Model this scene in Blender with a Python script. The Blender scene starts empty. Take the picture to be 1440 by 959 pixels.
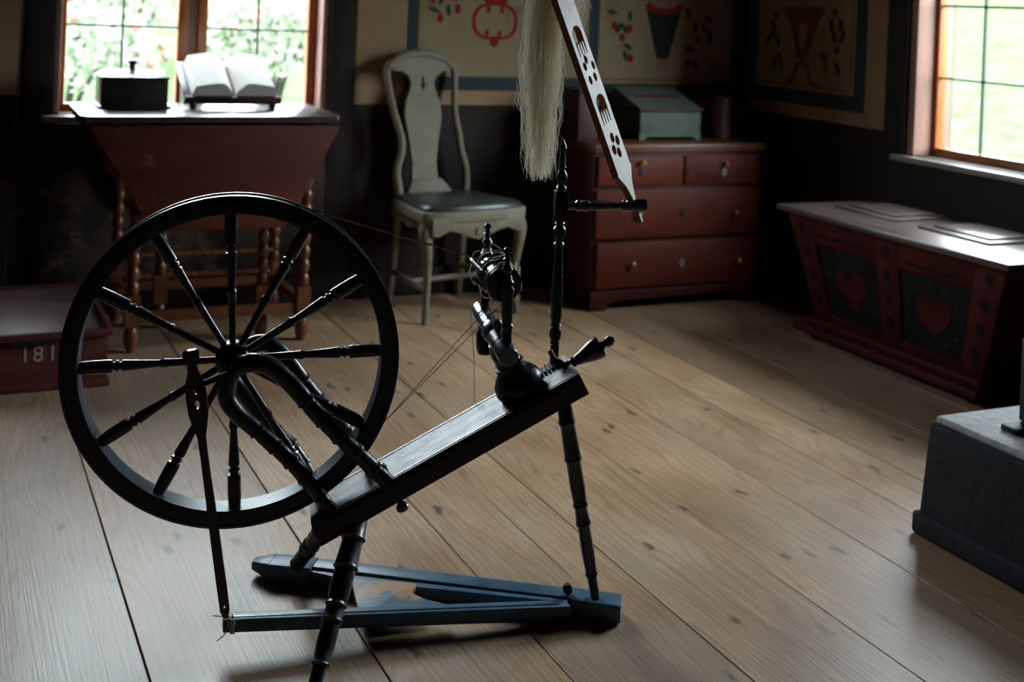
import bpy, bmesh, math, random
from mathutils import Vector, Matrix
random.seed(7)
PI = math.pi
S = bpy.context.scene
COL = S.collection

# ------------------------------------------------------------------ camera
F_PX, PP_Y, CAM_H = 1780.0, 6.0, 1.2
YAW, ROLL = math.radians(24.6), math.radians(2.4)
fwd = Vector((math.sin(YAW), math.cos(YAW), 0)); rt = Vector((math.cos(YAW), -math.sin(YAW), 0)); up = Vector((0, 0, 1))
r2 = rt * math.cos(ROLL) + up * math.sin(ROLL); u2 = -rt * math.sin(ROLL) + up * math.cos(ROLL)
cd = bpy.data.cameras.new('camera'); cam = bpy.data.objects.new('camera', cd); COL.objects.link(cam)
m = Matrix((( r2.x, u2.x, -fwd.x, 0), (r2.y, u2.y, -fwd.y, 0), (r2.z, u2.z, -fwd.z, CAM_H), (0, 0, 0, 1)))
cam.matrix_world = m
cd.sensor_fit = 'HORIZONTAL'; cd.sensor_width = 36.0
cd.lens = F_PX / 1440 * 36; cd.shift_y = -(479.5 - PP_Y) / 1440
cd.clip_start = 0.05; cd.clip_end = 300
cd.dof.use_dof = True; cd.dof.focus_distance = 2.3; cd.dof.aperture_fstop = 4.0
S.camera = cam

# ------------------------------------------------------------------ light and exposure
W = bpy.data.worlds.new('overcast_sky'); S.world = W; W.use_nodes = True
bg = W.node_tree.nodes['Background']
bg.inputs[0].default_value = (0.80, 0.92, 1.0, 1); bg.inputs[1].default_value = 1.0
S.view_settings.view_transform = 'Standard'; S.view_settings.look = 'None'
S.view_settings.gamma = 1.0; S.view_settings.use_curve_mapping = False
S.view_settings.exposure = 4.75
S.cycles.use_denoising = True
S.cycles.max_bounces = 14; S.cycles.diffuse_bounces = 10; S.cycles.glossy_bounces = 4; S.cycles.transparent_max_bounces = 32
S.cycles.caustics_reflective = False; S.cycles.caustics_refractive = False

def portal(name, loc, rot, sx, sy):                      # guides sky sampling through an opening, gives no light of its own
    l = bpy.data.lights.new(name, 'AREA'); l.shape = 'RECTANGLE'; l.size = sx; l.size_y = sy; l.cycles.is_portal = True
    o = bpy.data.objects.new(name, l); COL.objects.link(o); o.location = loc; o.rotation_euler = rot
portal('portal_back_window', (0.925, 5.02, 1.36), (-PI/2, 0, 0), 1.0, 1.25)
portal('portal_right_window', (3.58, 3.22, 1.28), (-PI/2, 0, -PI/2), 1.1, 1.2)

# ------------------------------------------------------------------ materials
def srgb(r, g, b):
    f = lambda c: (c/255/12.92) if c/255 <= 0.04045 else ((c/255+0.055)/1.055)**2.4
    return (f(r), f(g), f(b), 1)
def new_mat(name):
    mt = bpy.data.materials.new(name); mt.use_nodes = True
    return mt, mt.node_tree.nodes, mt.node_tree.links, mt.node_tree.nodes['Principled BSDF']
def mat(name, c1, c2=None, rough=0.5, scale=(8, 8, 8), detail=5, lo=0.35, hi=0.65, bump=0.0, bscale=60, c3=None, wear_or_light=(0.62, 0.68), wscale=9, spec=0.5, metal=0, rvar=0.12, stint=None):
    mt, N, L, P = new_mat(name)
    P.inputs['Specular IOR Level'].default_value = spec; P.inputs['Metallic'].default_value = metal
    if stint: P.inputs['Specular Tint'].default_value = stint
    tc = N.new('ShaderNodeTexCoord'); mp = N.new('ShaderNodeMapping'); mp.inputs['Scale'].default_value = scale
    L.new(tc.outputs['Object'], mp.inputs[0])
    nz = N.new('ShaderNodeTexNoise'); nz.inputs['Scale'].default_value = 1; nz.inputs['Detail'].default_value = detail; nz.inputs['Roughness'].default_value = 0.65
    L.new(mp.outputs[0], nz.inputs[0])
    rp = N.new('ShaderNodeValToRGB'); rp.color_ramp.elements[0].position = lo; rp.color_ramp.elements[1].position = hi
    rp.color_ramp.elements[0].color = c1; rp.color_ramp.elements[1].color = c2 or c1
    L.new(nz.outputs[0], rp.inputs[0]); out = rp.outputs[0]
    if c3:
        n2 = N.new('ShaderNodeTexNoise'); n2.inputs['Scale'].default_value = wscale; n2.inputs['Detail'].default_value = 8; n2.inputs['Roughness'].default_value = 0.7
        L.new(tc.outputs['Object'], n2.inputs[0])
        r3 = N.new('ShaderNodeValToRGB'); r3.color_ramp.elements[0].position = wear_or_light[0]; r3.color_ramp.elements[1].position = wear_or_light[1]
        L.new(n2.outputs[0], r3.inputs[0])
        mx = N.new('ShaderNodeMixRGB'); mx.inputs[2].default_value = c3
        L.new(r3.outputs[0], mx.inputs[0]); L.new(out, mx.inputs[1]); out = mx.outputs[0]
    L.new(out, P.inputs['Base Color'])
    mr = N.new('ShaderNodeMapRange'); mr.inputs[3].default_value = max(0.02, rough - rvar); mr.inputs[4].default_value = min(1, rough + rvar)
    L.new(nz.outputs[0], mr.inputs[0]); L.new(mr.outputs[0], P.inputs['Roughness'])
    if bump:
        nb = N.new('ShaderNodeTexNoise'); nb.inputs['Scale'].default_value = bscale; nb.inputs['Detail'].default_value = 4
        L.new(tc.outputs['Object'], nb.inputs[0])
        b = N.new('ShaderNodeBump'); b.inputs['Strength'].default_value = bump; b.inputs['Distance'].default_value = 0.004
        L.new(nb.outputs[0], b.inputs['Height']); L.new(b.outputs[0], P.inputs['Normal'])
    return mt

def floor_mat():
    mt, N, L, P = new_mat('scrubbed_pine')
    tc = N.new('ShaderNodeTexCoord'); oi = N.new('ShaderNodeObjectInfo')
    cmb = N.new('ShaderNodeCombineXYZ'); mul = N.new('ShaderNodeMath'); mul.operation = 'MULTIPLY'; mul.inputs[1].default_value = 37
    L.new(oi.outputs['Random'], mul.inputs[0]); L.new(mul.outputs[0], cmb.inputs[0]); L.new(mul.outputs[0], cmb.inputs[1])
    add = N.new('ShaderNodeVectorMath'); L.new(tc.outputs['Object'], add.inputs[0]); L.new(cmb.outputs[0], add.inputs[1])
    def noise(sc, det=4, rough=0.6, dist=0):
        mp = N.new('ShaderNodeMapping'); mp.inputs['Scale'].default_value = sc; L.new(add.outputs[0], mp.inputs[0])
        n = N.new('ShaderNodeTexNoise'); n.inputs['Scale'].default_value = 1; n.inputs['Detail'].default_value = det; n.inputs['Roughness'].default_value = rough; n.inputs['Distortion'].default_value = dist
        L.new(mp.outputs[0], n.inputs[0]); return n
    def ramp(src, *st):
        r = N.new('ShaderNodeValToRGB'); e = r.color_ramp.elements
        while len(e) < len(st): e.new(0.5)
        for k, (p, c) in enumerate(st): e[k].position = p; e[k].color = c
        L.new(src, r.inputs[0]); return r
    def mix(kind, fac, a, b):
        x = N.new('ShaderNodeMixRGB'); x.blend_type = kind
        if isinstance(fac, float): x.inputs[0].default_value = fac
        else: L.new(fac, x.inputs[0])
        for s, v in ((1, a), (2, b)):
            if isinstance(v, tuple): x.inputs[s].default_value = v
            else: L.new(v, x.inputs[s])
        return x.outputs[0]
    # cathedral grain: warped bands along the board
    warp = noise((3.0, 0.55, 1), 3)
    mp2 = N.new('ShaderNodeMapping'); mp2.inputs['Scale'].default_value = (30, 0.5, 1); L.new(add.outputs[0], mp2.inputs[0])
    wm = N.new('ShaderNodeVectorMath'); wm.operation = 'MULTIPLY_ADD'; wm.inputs[1].default_value = (11, 11, 0)
    L.new(warp.outputs['Color'], wm.inputs[0]); L.new(mp2.outputs[0], wm.inputs[2])
    wv = N.new('ShaderNodeTexWave'); wv.inputs['Scale'].default_value = 0.55; wv.inputs['Distortion'].default_value = 5.0; wv.inputs['Detail'].default_value = 4
    L.new(wm.outputs[0], wv.inputs[0])
    fine = noise((160, 3.0, 1), 3)
    blot = noise((3.0, 1.6, 1), 5, 0.65)
    base = ramp(blot.outputs[0], (0.3, srgb(164, 128, 97)), (0.55, srgb(198, 163, 129)), (0.75, srgb(216, 187, 157))).outputs[0]
    g = ramp(wv.outputs['Fac'], (0.0, (0.62, 0.60, 0.58, 1)), (0.35, (0.95, 0.95, 0.95, 1)), (1.0, (1, 1, 1, 1))).outputs[0]
    c = mix('MULTIPLY', 0.5, base, g)
    f = ramp(fine.outputs[0], (0.35, (0.72, 0.70, 0.68, 1)), (0.6, (1, 1, 1, 1))).outputs[0]
    c = mix('MULTIPLY', 0.85, c, f)
    # board to board tint
    tint = ramp(oi.outputs['Random'], (0.0, (0.80, 0.79, 0.80, 1)), (1.0, (1.08, 1.04, 1.0, 1))).outputs[0]
    c = mix('MULTIPLY', 1.0, c, tint)
    # knots
    mp3 = N.new('ShaderNodeMapping'); mp3.inputs['Scale'].default_value = (9.0, 3.2, 1); L.new(add.outputs[0], mp3.inputs[0])
    wk = noise((26, 26, 1), 2); dk = N.new('ShaderNodeVectorMath'); dk.operation = 'MULTIPLY_ADD'; dk.inputs[1].default_value = (0.25, 0.25, 0)
    L.new(wk.outputs['Color'], dk.inputs[0]); L.new(mp3.outputs[0], dk.inputs[2])
    vo = N.new('ShaderNodeTexVoronoi'); vo.voronoi_dimensions = '2D'; vo.inputs['Scale'].default_value = 1.0; L.new(dk.outputs[0], vo.inputs['Vector'])
    k = ramp(vo.outputs['Distance'], (0.035, (1, 1, 1, 1)), (0.11, (0, 0, 0, 1))).outputs[0]
    sel = ramp(vo.outputs['Color'], (0.50, (0, 0, 0, 1)), (0.55, (1, 1, 1, 1))).outputs[0]
    kk = mix('MULTIPLY', 1.0, k, sel)
    c = mix('MIX', kk, c, srgb(88, 68, 55))
    # thin dark splits and scratches along the grain
    sp = noise((55, 0.7, 1), 2, 0.5, 0.3)
    s = ramp(sp.outputs[0], (0.715, (0, 0, 0, 1)), (0.735, (1, 1, 1, 1))).outputs[0]
    c = mix('MIX', s, c, srgb(92, 72, 60))
    # grey worn lanes
    gr = noise((1.6, 0.9, 1), 3)
    g2 = ramp(gr.outputs[0], (0.48, (0, 0, 0, 1)), (0.7, (0.55, 0.55, 0.55, 1))).outputs[0]
    c = mix('MIX', g2, c, srgb(162, 148, 134))
    L.new(c, P.inputs['Base Color'])
    rr = N.new('ShaderNodeMapRange'); rr.inputs[3].default_value = 0.30; rr.inputs[4].default_value = 0.56
    L.new(blot.outputs[0], rr.inputs[0]); L.new(rr.outputs[0], P.inputs['Roughness'])
    P.inputs['Specular IOR Level'].default_value = 0.5
    b = N.new('ShaderNodeBump'); b.inputs['Strength'].default_value = 0.25; b.inputs['Distance'].default_value = 0.002
    L.new(f, b.inputs['Height']); L.new(b.outputs[0], P.inputs['Normal'])
    return mt

M = {}
M['floor'] = floor_mat()
M['gap'] = mat('dark_gap', srgb(26, 20, 16), rough=0.9)
M['wall'] = mat('dark_brown_wall', srgb(34, 26, 21), srgb(50, 39, 32), rough=0.75, scale=(3, 3, 3), bump=0.5, bscale=25, c3=srgb(58, 46, 36), wear_or_light=(0.56, 0.76), wscale=9, spec=0.25)
M['wallr'] = mat('dark_timber_wall', srgb(30, 25, 22), srgb(42, 35, 31), rough=0.75, scale=(2, 9, 9), bump=0.3, bscale=20, spec=0.25)
M['ceil'] = mat('smoky_boards', srgb(52, 40, 32), srgb(64, 50, 40), rough=0.8, scale=(1, 9, 1))
M['frame'] = mat('window_redbrown', srgb(150, 78, 34), srgb(178, 98, 44), rough=0.45, scale=(12, 12, 3))
M['jamb'] = mat('jamb_pinkbrown', srgb(128, 92, 82), srgb(152, 112, 98), rough=0.55, scale=(12, 12, 2), c3=srgb(176, 140, 122), wear_or_light=(0.62, 0.7))
M['lead'] = mat('muntin_dark', srgb(40, 52, 42), rough=0.5)
M['sill'] = mat('sill_paint', srgb(132, 122, 116), srgb(150, 140, 132), rough=0.4)
M['canvas'] = mat('painted_canvas', srgb(128, 114, 90), srgb(148, 132, 105), rough=0.9, scale=(3, 3, 3), c3=srgb(98, 84, 64), wear_or_light=(0.55, 0.8), wscale=4, bump=0.2, bscale=200, spec=0.2)
M['canvas_tan'] = mat('canvas_margin', srgb(140, 116, 90), srgb(158, 132, 104), rough=0.9, scale=(2, 2, 6), spec=0.2)
M['teal'] = mat('border_teal', srgb(28, 42, 44), srgb(38, 55, 56), rough=0.7, spec=0.3)
M['pred'] = mat('print_red', srgb(124, 28, 24), srgb(140, 36, 30), rough=0.9, spec=0.2)
M['pgreen'] = mat('print_green', srgb(36, 56, 45), srgb(46, 68, 55), rough=0.9, spec=0.2)
M['pdark'] = mat('print_dark', srgb(32, 35, 36), srgb(44, 44, 41), rough=0.9, spec=0.2)
M['ppink'] = mat('print_rose', srgb(136, 108, 94), rough=0.9, spec=0.2)
M['brick'] = mat('print_brown', srgb(96, 52, 38), srgb(110, 62, 44), rough=0.9, spec=0.2)
M['blue'] = mat('wheel_paint', srgb(22, 29, 40), srgb(34, 44, 56), rough=0.26, scale=(14, 14, 14), bump=0.15, bscale=90, spec=0.7, rvar=0.08)
M['post'] = mat('post_paint', srgb(26, 36, 44), srgb(42, 54, 60), rough=0.33, scale=(16, 16, 16), bump=0.25, bscale=70, c3=srgb(52, 60, 60), wear_or_light=(0.66, 0.72), wscale=30, spec=0.6)
M['bench'] = mat('bench_paint', srgb(38, 39, 52), srgb(56, 56, 70), rough=0.47, scale=(6, 40, 40), bump=0.2, bscale=60, c3=srgb(72, 68, 82), wear_or_light=(0.58, 0.72), wscale=26, spec=0.45)
M['rim'] = mat('rim_paint_skylight', srgb(22, 30, 42), srgb(46, 64, 80), rough=0.40, scale=(10, 10, 10), c3=srgb(72, 98, 118), wear_or_light=(0.62, 0.74), wscale=26, spec=0.45)  # blue sky light on the inner rim is put into the paler tones
M['tread'] = mat('treadle_blue_sheen', srgb(46, 82, 106), srgb(66, 106, 132), rough=0.42, scale=(9, 9, 9), bump=0.2, bscale=80, c3=srgb(22, 34, 46), wear_or_light=(0.60, 0.68), wscale=24, spec=0.5)  # sky sheen on the treadle tops is put into the blue
M['tread_worn'] = mat('treadle_worn_sheen', srgb(54, 94, 118), srgb(68, 108, 130), rough=0.5, scale=(9, 9, 9), c3=srgb(176, 134, 92), wear_or_light=(0.47, 0.54), wscale=9)  # tan wear over a blue that has the sky sheen put in
M['iron'] = mat('black_iron', srgb(24, 24, 26), srgb(36, 36, 38), rough=0.55, spec=0.25)
M['leather'] = mat('tan_leather', srgb(130, 82, 52), srgb(160, 106, 70), rough=0.6)
M['thread'] = mat('linen_thread', srgb(206, 196, 176), rough=0.8)
M['board'] = mat('pale_board', srgb(196, 176, 164), srgb(214, 196, 186), rough=0.5, scale=(30, 30, 5), c3=srgb(164, 150, 150), wear_or_light=(0.62, 0.72), wscale=14)
M['boardedge'] = mat('board_edge', srgb(150, 104, 72), srgb(176, 126, 90), rough=0.6, scale=(30, 30, 5))
M['redwood'] = mat('red_stain', srgb(60, 24, 17), srgb(76, 32, 22), rough=0.5, scale=(3, 14, 14), bump=0.15, c3=srgb(66, 40, 28), wear_or_light=(0.66, 0.80), wscale=6, spec=0.3)
M['leaf'] = mat('leaf_redbrown', srgb(76, 32, 22), srgb(94, 42, 29), rough=0.6, scale=(3, 12, 12), c3=srgb(122, 94, 76), wear_or_light=(0.60, 0.72), wscale=6.5, spec=0.25)
M['tabletop'] = mat('table_top', srgb(50, 36, 34), srgb(70, 54, 52), rough=0.28, scale=(3, 14, 3), spec=0.6)
M['turn'] = mat('turned_brown', srgb(90, 50, 29), srgb(114, 66, 38), rough=0.32, scale=(10, 10, 10), spec=0.5)
M['chest'] = mat('chest_red', srgb(78, 30, 20), srgb(100, 44, 29), rough=0.55, scale=(3, 12, 14), bump=0.2, bscale=40, c3=srgb(108, 66, 42), wear_or_light=(0.58, 0.8), wscale=7, spec=0.2)
M['chesttop'] = mat('chest_top', srgb(90, 54, 34), srgb(112, 70, 44), rough=0.42, scale=(3, 14, 6))
M['brass'] = mat('brass', srgb(176, 134, 70), srgb(150, 108, 56), rough=0.35, metal=0.8)
M['plate'] = mat('worn_plate', srgb(150, 148, 136), srgb(112, 114, 106), rough=0.45, metal=0.4)
M['chalk'] = mat('chalk', srgb(112, 78, 64), srgb(72, 36, 26), rough=0.9, scale=(60, 60, 60), spec=0.1)
M['greybox'] = mat('greygreen_box', srgb(84, 98, 89), srgb(102, 114, 102), rough=0.65, scale=(6, 6, 6), c3=srgb(74, 50, 42), wear_or_light=(0.63, 0.72), wscale=14, spec=0.3)
M['darkred'] = mat('darkred_paint', srgb(54, 24, 20), srgb(70, 32, 27), rough=0.6, c3=srgb(80, 62, 54), wear_or_light=(0.70, 0.78), wscale=16)
M['chair'] = mat('chair_paint', srgb(112, 106, 88), srgb(134, 127, 107), rough=0.55, scale=(6, 6, 6), c3=srgb(58, 42, 29), wear_or_light=(0.58, 0.72), wscale=10, spec=0.25)
M['seat'] = mat('seat_leather', srgb(44, 46, 43), srgb(62, 64, 60), rough=0.34, scale=(9, 9, 9), bump=0.2, bscale=40)
M['blackbox'] = mat('black_box', srgb(30, 30, 28), srgb(44, 43, 38), rough=0.35, scale=(8, 8, 8), spec=0.5)
M['paper'] = mat('book_page', srgb(214, 210, 204), srgb(226, 222, 216), rough=0.8, scale=(40, 40, 160))
M['cover'] = mat('book_cover', srgb(52, 32, 26), srgb(70, 44, 34), rough=0.5)
M['coffer'] = mat('coffer_red', srgb(62, 22, 18), srgb(80, 30, 25), rough=0.65, scale=(5, 5, 9), c3=srgb(20, 7, 7), wear_or_light=(0.55, 0.75), wscale=9, spec=0.12)
M['cofferdark'] = mat('coffer_panel', srgb(24, 25, 24), srgb(32, 31, 29), rough=0.8, spec=0.1)
M['cofferlid'] = mat('coffer_lid', srgb(62, 50, 46), srgb(82, 68, 62), rough=0.32, scale=(9, 2, 3), spec=0.75, c3=srgb(50, 32, 28), wear_or_light=(0.66, 0.80), wscale=7, rvar=0.05)
M['boxred'] = mat('box_oxblood', srgb(76, 34, 29), srgb(94, 44, 37), rough=0.65, scale=(4, 9, 9), c3=srgb(98, 60, 48), wear_or_light=(0.68, 0.8), wscale=9, spec=0.25)
M['boxlid'] = mat('box_lid', srgb(88, 62, 60), srgb(108, 80, 78), rough=0.45, scale=(9, 9, 9), c3=srgb(92, 48, 46), wear_or_light=(0.58, 0.72), wscale=8)
M['white'] = mat('white_paint', srgb(190, 180, 168), rough=0.7)
M['hearth'] = mat('hearth_blueblack', srgb(30, 33, 39), srgb(42, 45, 51), rough=0.8, scale=(7, 7, 7), bump=0.9, bscale=35, c3=srgb(52, 52, 54), wear_or_light=(0.72, 0.77), wscale=20, spec=0.15)
M['stone'] = mat('hearth_top', srgb(120, 120, 122), srgb(164, 162, 160), rough=0.7, scale=(16, 16, 16), bump=0.8, bscale=40, c3=srgb(84, 80, 78), wear_or_light=(0.6, 0.7), wscale=30)
M['grass'] = mat('meadow', srgb(54, 66, 44), srgb(70, 80, 56), rough=1, scale=(5, 5, 5), detail=8, c3=srgb(72, 80, 65), wear_or_light=(0.5, 0.7), wscale=3, spec=0)
M['path'] = mat('pale_gravel', srgb(196, 190, 180), srgb(214, 208, 198), rough=1, spec=0)
M['bush'] = mat('garden_leaf', srgb(96, 106, 86), srgb(120, 126, 108), rough=0.9, scale=(3, 3, 3), spec=0.05)
M['bloom'] = mat('garden_bloom', srgb(110, 84, 74), srgb(124, 98, 88), rough=0.9, spec=0.05)

def fibre_mat(name, c):
    mt, N, L, P = new_mat(name); N.remove(P); o = N['Material Output']
    d = N.new('ShaderNodeBsdfDiffuse'); t = N.new('ShaderNodeBsdfTranslucent'); d.inputs[0].default_value = c; t.inputs[0].default_value = c
    g = N.new('ShaderNodeBsdfGlossy'); g.inputs['Roughness'].default_value = 0.4
    x = N.new('ShaderNodeMixShader'); x.inputs[0].default_value = 0.5; L.new(d.outputs[0], x.inputs[1]); L.new(t.outputs[0], x.inputs[2])
    y = N.new('ShaderNodeMixShader'); y.inputs[0].default_value = 0.06; L.new(x.outputs[0], y.inputs[1]); L.new(g.outputs[0], y.inputs[2])
    tr = N.new('ShaderNodeBsdfTransparent'); z = N.new('ShaderNodeMixShader'); z.inputs[0].default_value = 0.5; L.new(y.outputs[0], z.inputs[1]); L.new(tr.outputs[0], z.inputs[2]); L.new(z.outputs[0], o.inputs[0])
    return mt
M['flax'] = fibre_mat('flax', srgb(240, 234, 216)); M['flaxcore'] = fibre_mat('flax_core', srgb(232, 218, 186))
def glass_mat():
    mt, N, L, P = new_mat('old_glass'); N.remove(P)
    o = N['Material Output']; t = N.new('ShaderNodeBsdfTransparent'); t.inputs[0].default_value = (0.97, 0.99, 0.97, 1)
    g = N.new('ShaderNodeBsdfGlossy'); g.inputs['Roughness'].default_value = 0.02
    lw = N.new('ShaderNodeLayerWeight'); lw.inputs[0].default_value = 0.5
    pw = N.new('ShaderNodeMath'); pw.operation = 'POWER'; pw.inputs[1].default_value = 5; L.new(lw.outputs['Facing'], pw.inputs[0])
    fr = N.new('ShaderNodeMath'); fr.operation = 'MULTIPLY_ADD'; fr.inputs[1].default_value = 0.85; fr.inputs[2].default_value = 0.05; L.new(pw.outputs[0], fr.inputs[0])
    x = N.new('ShaderNodeMixShader'); L.new(fr.outputs[0], x.inputs[0]); L.new(t.outputs[0], x.inputs[1]); L.new(g.outputs[0], x.inputs[2]); L.new(x.outputs[0], o.inputs[0])
    return mt
M['sprig'] = mat('sprig_grey', srgb(50, 54, 50), rough=0.9, spec=0.1)
M['plaster'] = mat('sooty_plaster', srgb(40, 32, 27), srgb(64, 52, 43), rough=0.85, scale=(7, 7, 7), detail=8, lo=0.4, hi=0.6, bump=0.8, bscale=30, c3=srgb(112, 92, 74), wear_or_light=(0.55, 0.72), wscale=11, spec=0.15)
M['glass'] = glass_mat()
M['painted_shine'] = mat('paint_with_shine', srgb(60, 70, 86), srgb(84, 94, 110), rough=0.24, scale=(9, 30, 30), spec=0.8, rvar=0.05)  # pale-blue highlight on bar and arm is put into the base colour

# ------------------------------------------------------------------ mesh helpers
class MB:
    def __init__(s): s.v = []; s.f = []
    def add(s, vs, fs):
        n = len(s.v); s.v += [tuple(p) for p in vs]; s.f += [tuple(i + n for i in f) for f in fs]; return s
    def hexa(s, p):                                       # 8 points: bottom ring then top ring
        return s.add(p, [(3, 2, 1, 0), (4, 5, 6, 7), (0, 1, 5, 4), (1, 2, 6, 5), (2, 3, 7, 6), (3, 0, 4, 7)])
    def box(s, x0, x1, y0, y1, z0, z1):
        return s.hexa([(x0, y0, z0), (x1, y0, z0), (x1, y1, z0), (x0, y1, z0), (x0, y0, z1), (x1, y0, z1), (x1, y1, z1), (x0, y1, z1)])
    def bar(s, a, b, w, h, upv=(0, 0, 1)):                # square bar from a to b
        a, b = Vector(a), Vector(b); d = (b - a).normalized(); x = d.cross(Vector(upv))
        x = x.normalized() if x.length > 1e-5 else Vector((1, 0, 0)); y = x.cross(d).normalized()
        q = [(-w/2, -h/2), (w/2, -h/2), (w/2, h/2), (-w/2, h/2)]
        return s.hexa([a + x*i + y*j for i, j in q] + [b + x*i + y*j for i, j in q])
    def tube(s, pts, rad, seg=10, caps=True):
        pts = [Vector(p) for p in pts]; n = len(pts)
        if not isinstance(rad, (list, tuple)): rad = [rad]*n
        ref = None; vs = []; fs = []
        for k, p in enumerate(pts):
            d = (pts[min(k+1, n-1)] - pts[max(k-1, 0)]).normalized()
            if ref is None:
                ref = d.orthogonal().normalized()
            ref = (ref - d*ref.dot(d)).normalized(); b = d.cross(ref)
            for j in range(seg):
                t = 2*PI*j/seg; vs.append(p + (ref*math.cos(t) + b*math.sin(t))*rad[k])
        for k in range(n-1):
            for j in range(seg):
                a = k*seg+j; b2 = k*seg+(j+1) % seg; fs.append((a, b2, b2+seg, a+seg))
        if caps: fs.append(tuple(range(seg-1, -1, -1))); fs.append(tuple((n-1)*seg+j for j in range(seg)))
        return s.add(vs, fs)
    def lathe(s, a, b, prof, seg=20):                     # prof: (fraction along a-b, radius)
        a, b = Vector(a), Vector(b); d = (b-a); u_ = d.normalized(); x = u_.orthogonal().normalized(); y = u_.cross(x)
        vs = []; fs = []; n = len(prof)
        for t, r in prof:
            for j in range(seg):
                w = 2*PI*j/seg; vs.append(a + d*t + (x*math.cos(w) + y*math.sin(w))*max(r, 1e-5))
        for k in range(n-1):
            for j in range(seg):
                p = k*seg+j; q = k*seg+(j+1) % seg; fs.append((p, q, q+seg, p+seg))
        fs.append(tuple(range(seg-1, -1, -1))); fs.append(tuple((n-1)*seg+j for j in range(seg)))
        return s.add(vs, fs)
    def prism(s, poly, o, ex, ey, th):                    # poly in (ex, ey) from o, extruded th along ex x ey
        o, ex, ey = Vector(o), Vector(ex), Vector(ey); ez = ex.cross(ey).normalized(); n = len(poly)
        vs = [o + ex*p + ey*q for p, q in poly]; vs += [v + ez*th for v in vs]
        return s.add(vs, [tuple(range(n-1, -1, -1)), tuple(range(n, 2*n))] + [(k, (k+1) % n, (k+1) % n+n, k+n) for k in range(n)])
    def build(s, name, mtl, parent=None, smooth=None, bevel=0, bseg=2):
        me = bpy.data.meshes.new(name); me.from_pydata(s.v, [], s.f); me.update()
        bm = bmesh.new(); bm.from_mesh(me); bmesh.ops.recalc_face_normals(bm, faces=bm.faces)
        if bevel:
            es = [e for e in bm.edges if len(e.link_faces) == 2 and e.calc_face_angle(0) > 0.6]
            bmesh.ops.bevel(bm, geom=es, offset=bevel, segments=bseg, profile=0.5, affect='EDGES', clamp_overlap=True)
        bm.to_mesh(me); bm.free()
        if smooth or bevel:
            for p in me.polygons: p.use_smooth = True
            me.set_sharp_from_angle(angle=smooth or 0.7)
        me.materials.append(M[mtl] if isinstance(mtl, str) else mtl)
        o = bpy.data.objects.new(name, me); COL.objects.link(o)
        if parent: o.parent = parent
        return o
def obj(name, me, mtl, parent=None):
    me.materials.clear(); me.materials.append(M[mtl]); o = bpy.data.objects.new(name, me); COL.objects.link(o); o.parent = parent; return o
def share(name, src, parent):
    o = src.copy(); o.name = name; COL.objects.link(o); o.parent = parent; return o
def tag(o, label, cat, group=None):
    o['label'] = label; o['category'] = cat
    if group: o['group'] = group
    return o
def thing(name, label, cat, loc=(0, 0, 0), rz=0, group=None):
    o = bpy.data.objects.new(name, None); COL.objects.link(o); o.location = loc; o.rotation_euler = (0, 0, rz); o.empty_display_size = 0.05
    return tag(o, label, cat, group)
def struct(o): o['kind'] = 'structure'; return o
def part_label(o, label): o['label'] = label; return o
def flat_mesh(outlines, th):                              # filled outlines with holes, extruded +-th
    cu = bpy.data.curves.new('outline', 'CURVE'); cu.dimensions = '2D'; cu.fill_mode = 'BOTH'; cu.extrude = th
    for pts in outlines:
        sp = cu.splines.new('POLY'); sp.points.add(len(pts)-1); sp.use_cyclic_u = True
        for k, (x, y) in enumerate(pts): sp.points[k].co = (x, y, 0, 1)
    o = bpy.data.objects.new('outline', cu); COL.objects.link(o)
    dg = bpy.context.evaluated_depsgraph_get(); me = bpy.data.meshes.new_from_object(o.evaluated_get(dg))
    bpy.data.objects.remove(o); bpy.data.curves.remove(cu); return me
def text_mesh(body, size, th=0.0006):
    cu = bpy.data.curves.new('text', 'FONT'); cu.body = body; cu.size = size; cu.extrude = th; cu.align_x = 'CENTER'; cu.align_y = 'CENTER'
    o = bpy.data.objects.new('text', cu); COL.objects.link(o)
    dg = bpy.context.evaluated_depsgraph_get(); me = bpy.data.meshes.new_from_object(o.evaluated_get(dg))
    bpy.data.objects.remove(o); bpy.data.curves.remove(cu); return me
def oval(cx, cy, rx, ry, rot=0, n=14, a0=0, a1=2*PI):
    c, s_ = math.cos(rot), math.sin(rot); out = []
    for k in range(n):
        t = a0 + (a1-a0)*k/(n if a1-a0 > 6.28 else n-1); x, y = rx*math.cos(t), ry*math.sin(t); out.append((cx + x*c - y*s_, cy + x*s_ + y*c))
    return out
def smooth_path(pts, n=6):                                # Catmull-Rom through points of any dimension
    out = []; P = [pts[0]] + list(pts) + [pts[-1]]
    for k in range(1, len(P)-2):
        for j in range(n):
            t = j/n; q = []
            for a, b, c, d in zip(P[k-1], P[k], P[k+1], P[k+2]):
                q.append(0.5*((2*b) + (c-a)*t + (2*a-5*b+4*c-d)*t*t + (3*b-a-3*c+d)*t**3))
            out.append(tuple(q))
    out.append(tuple(pts[-1])); return out

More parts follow.
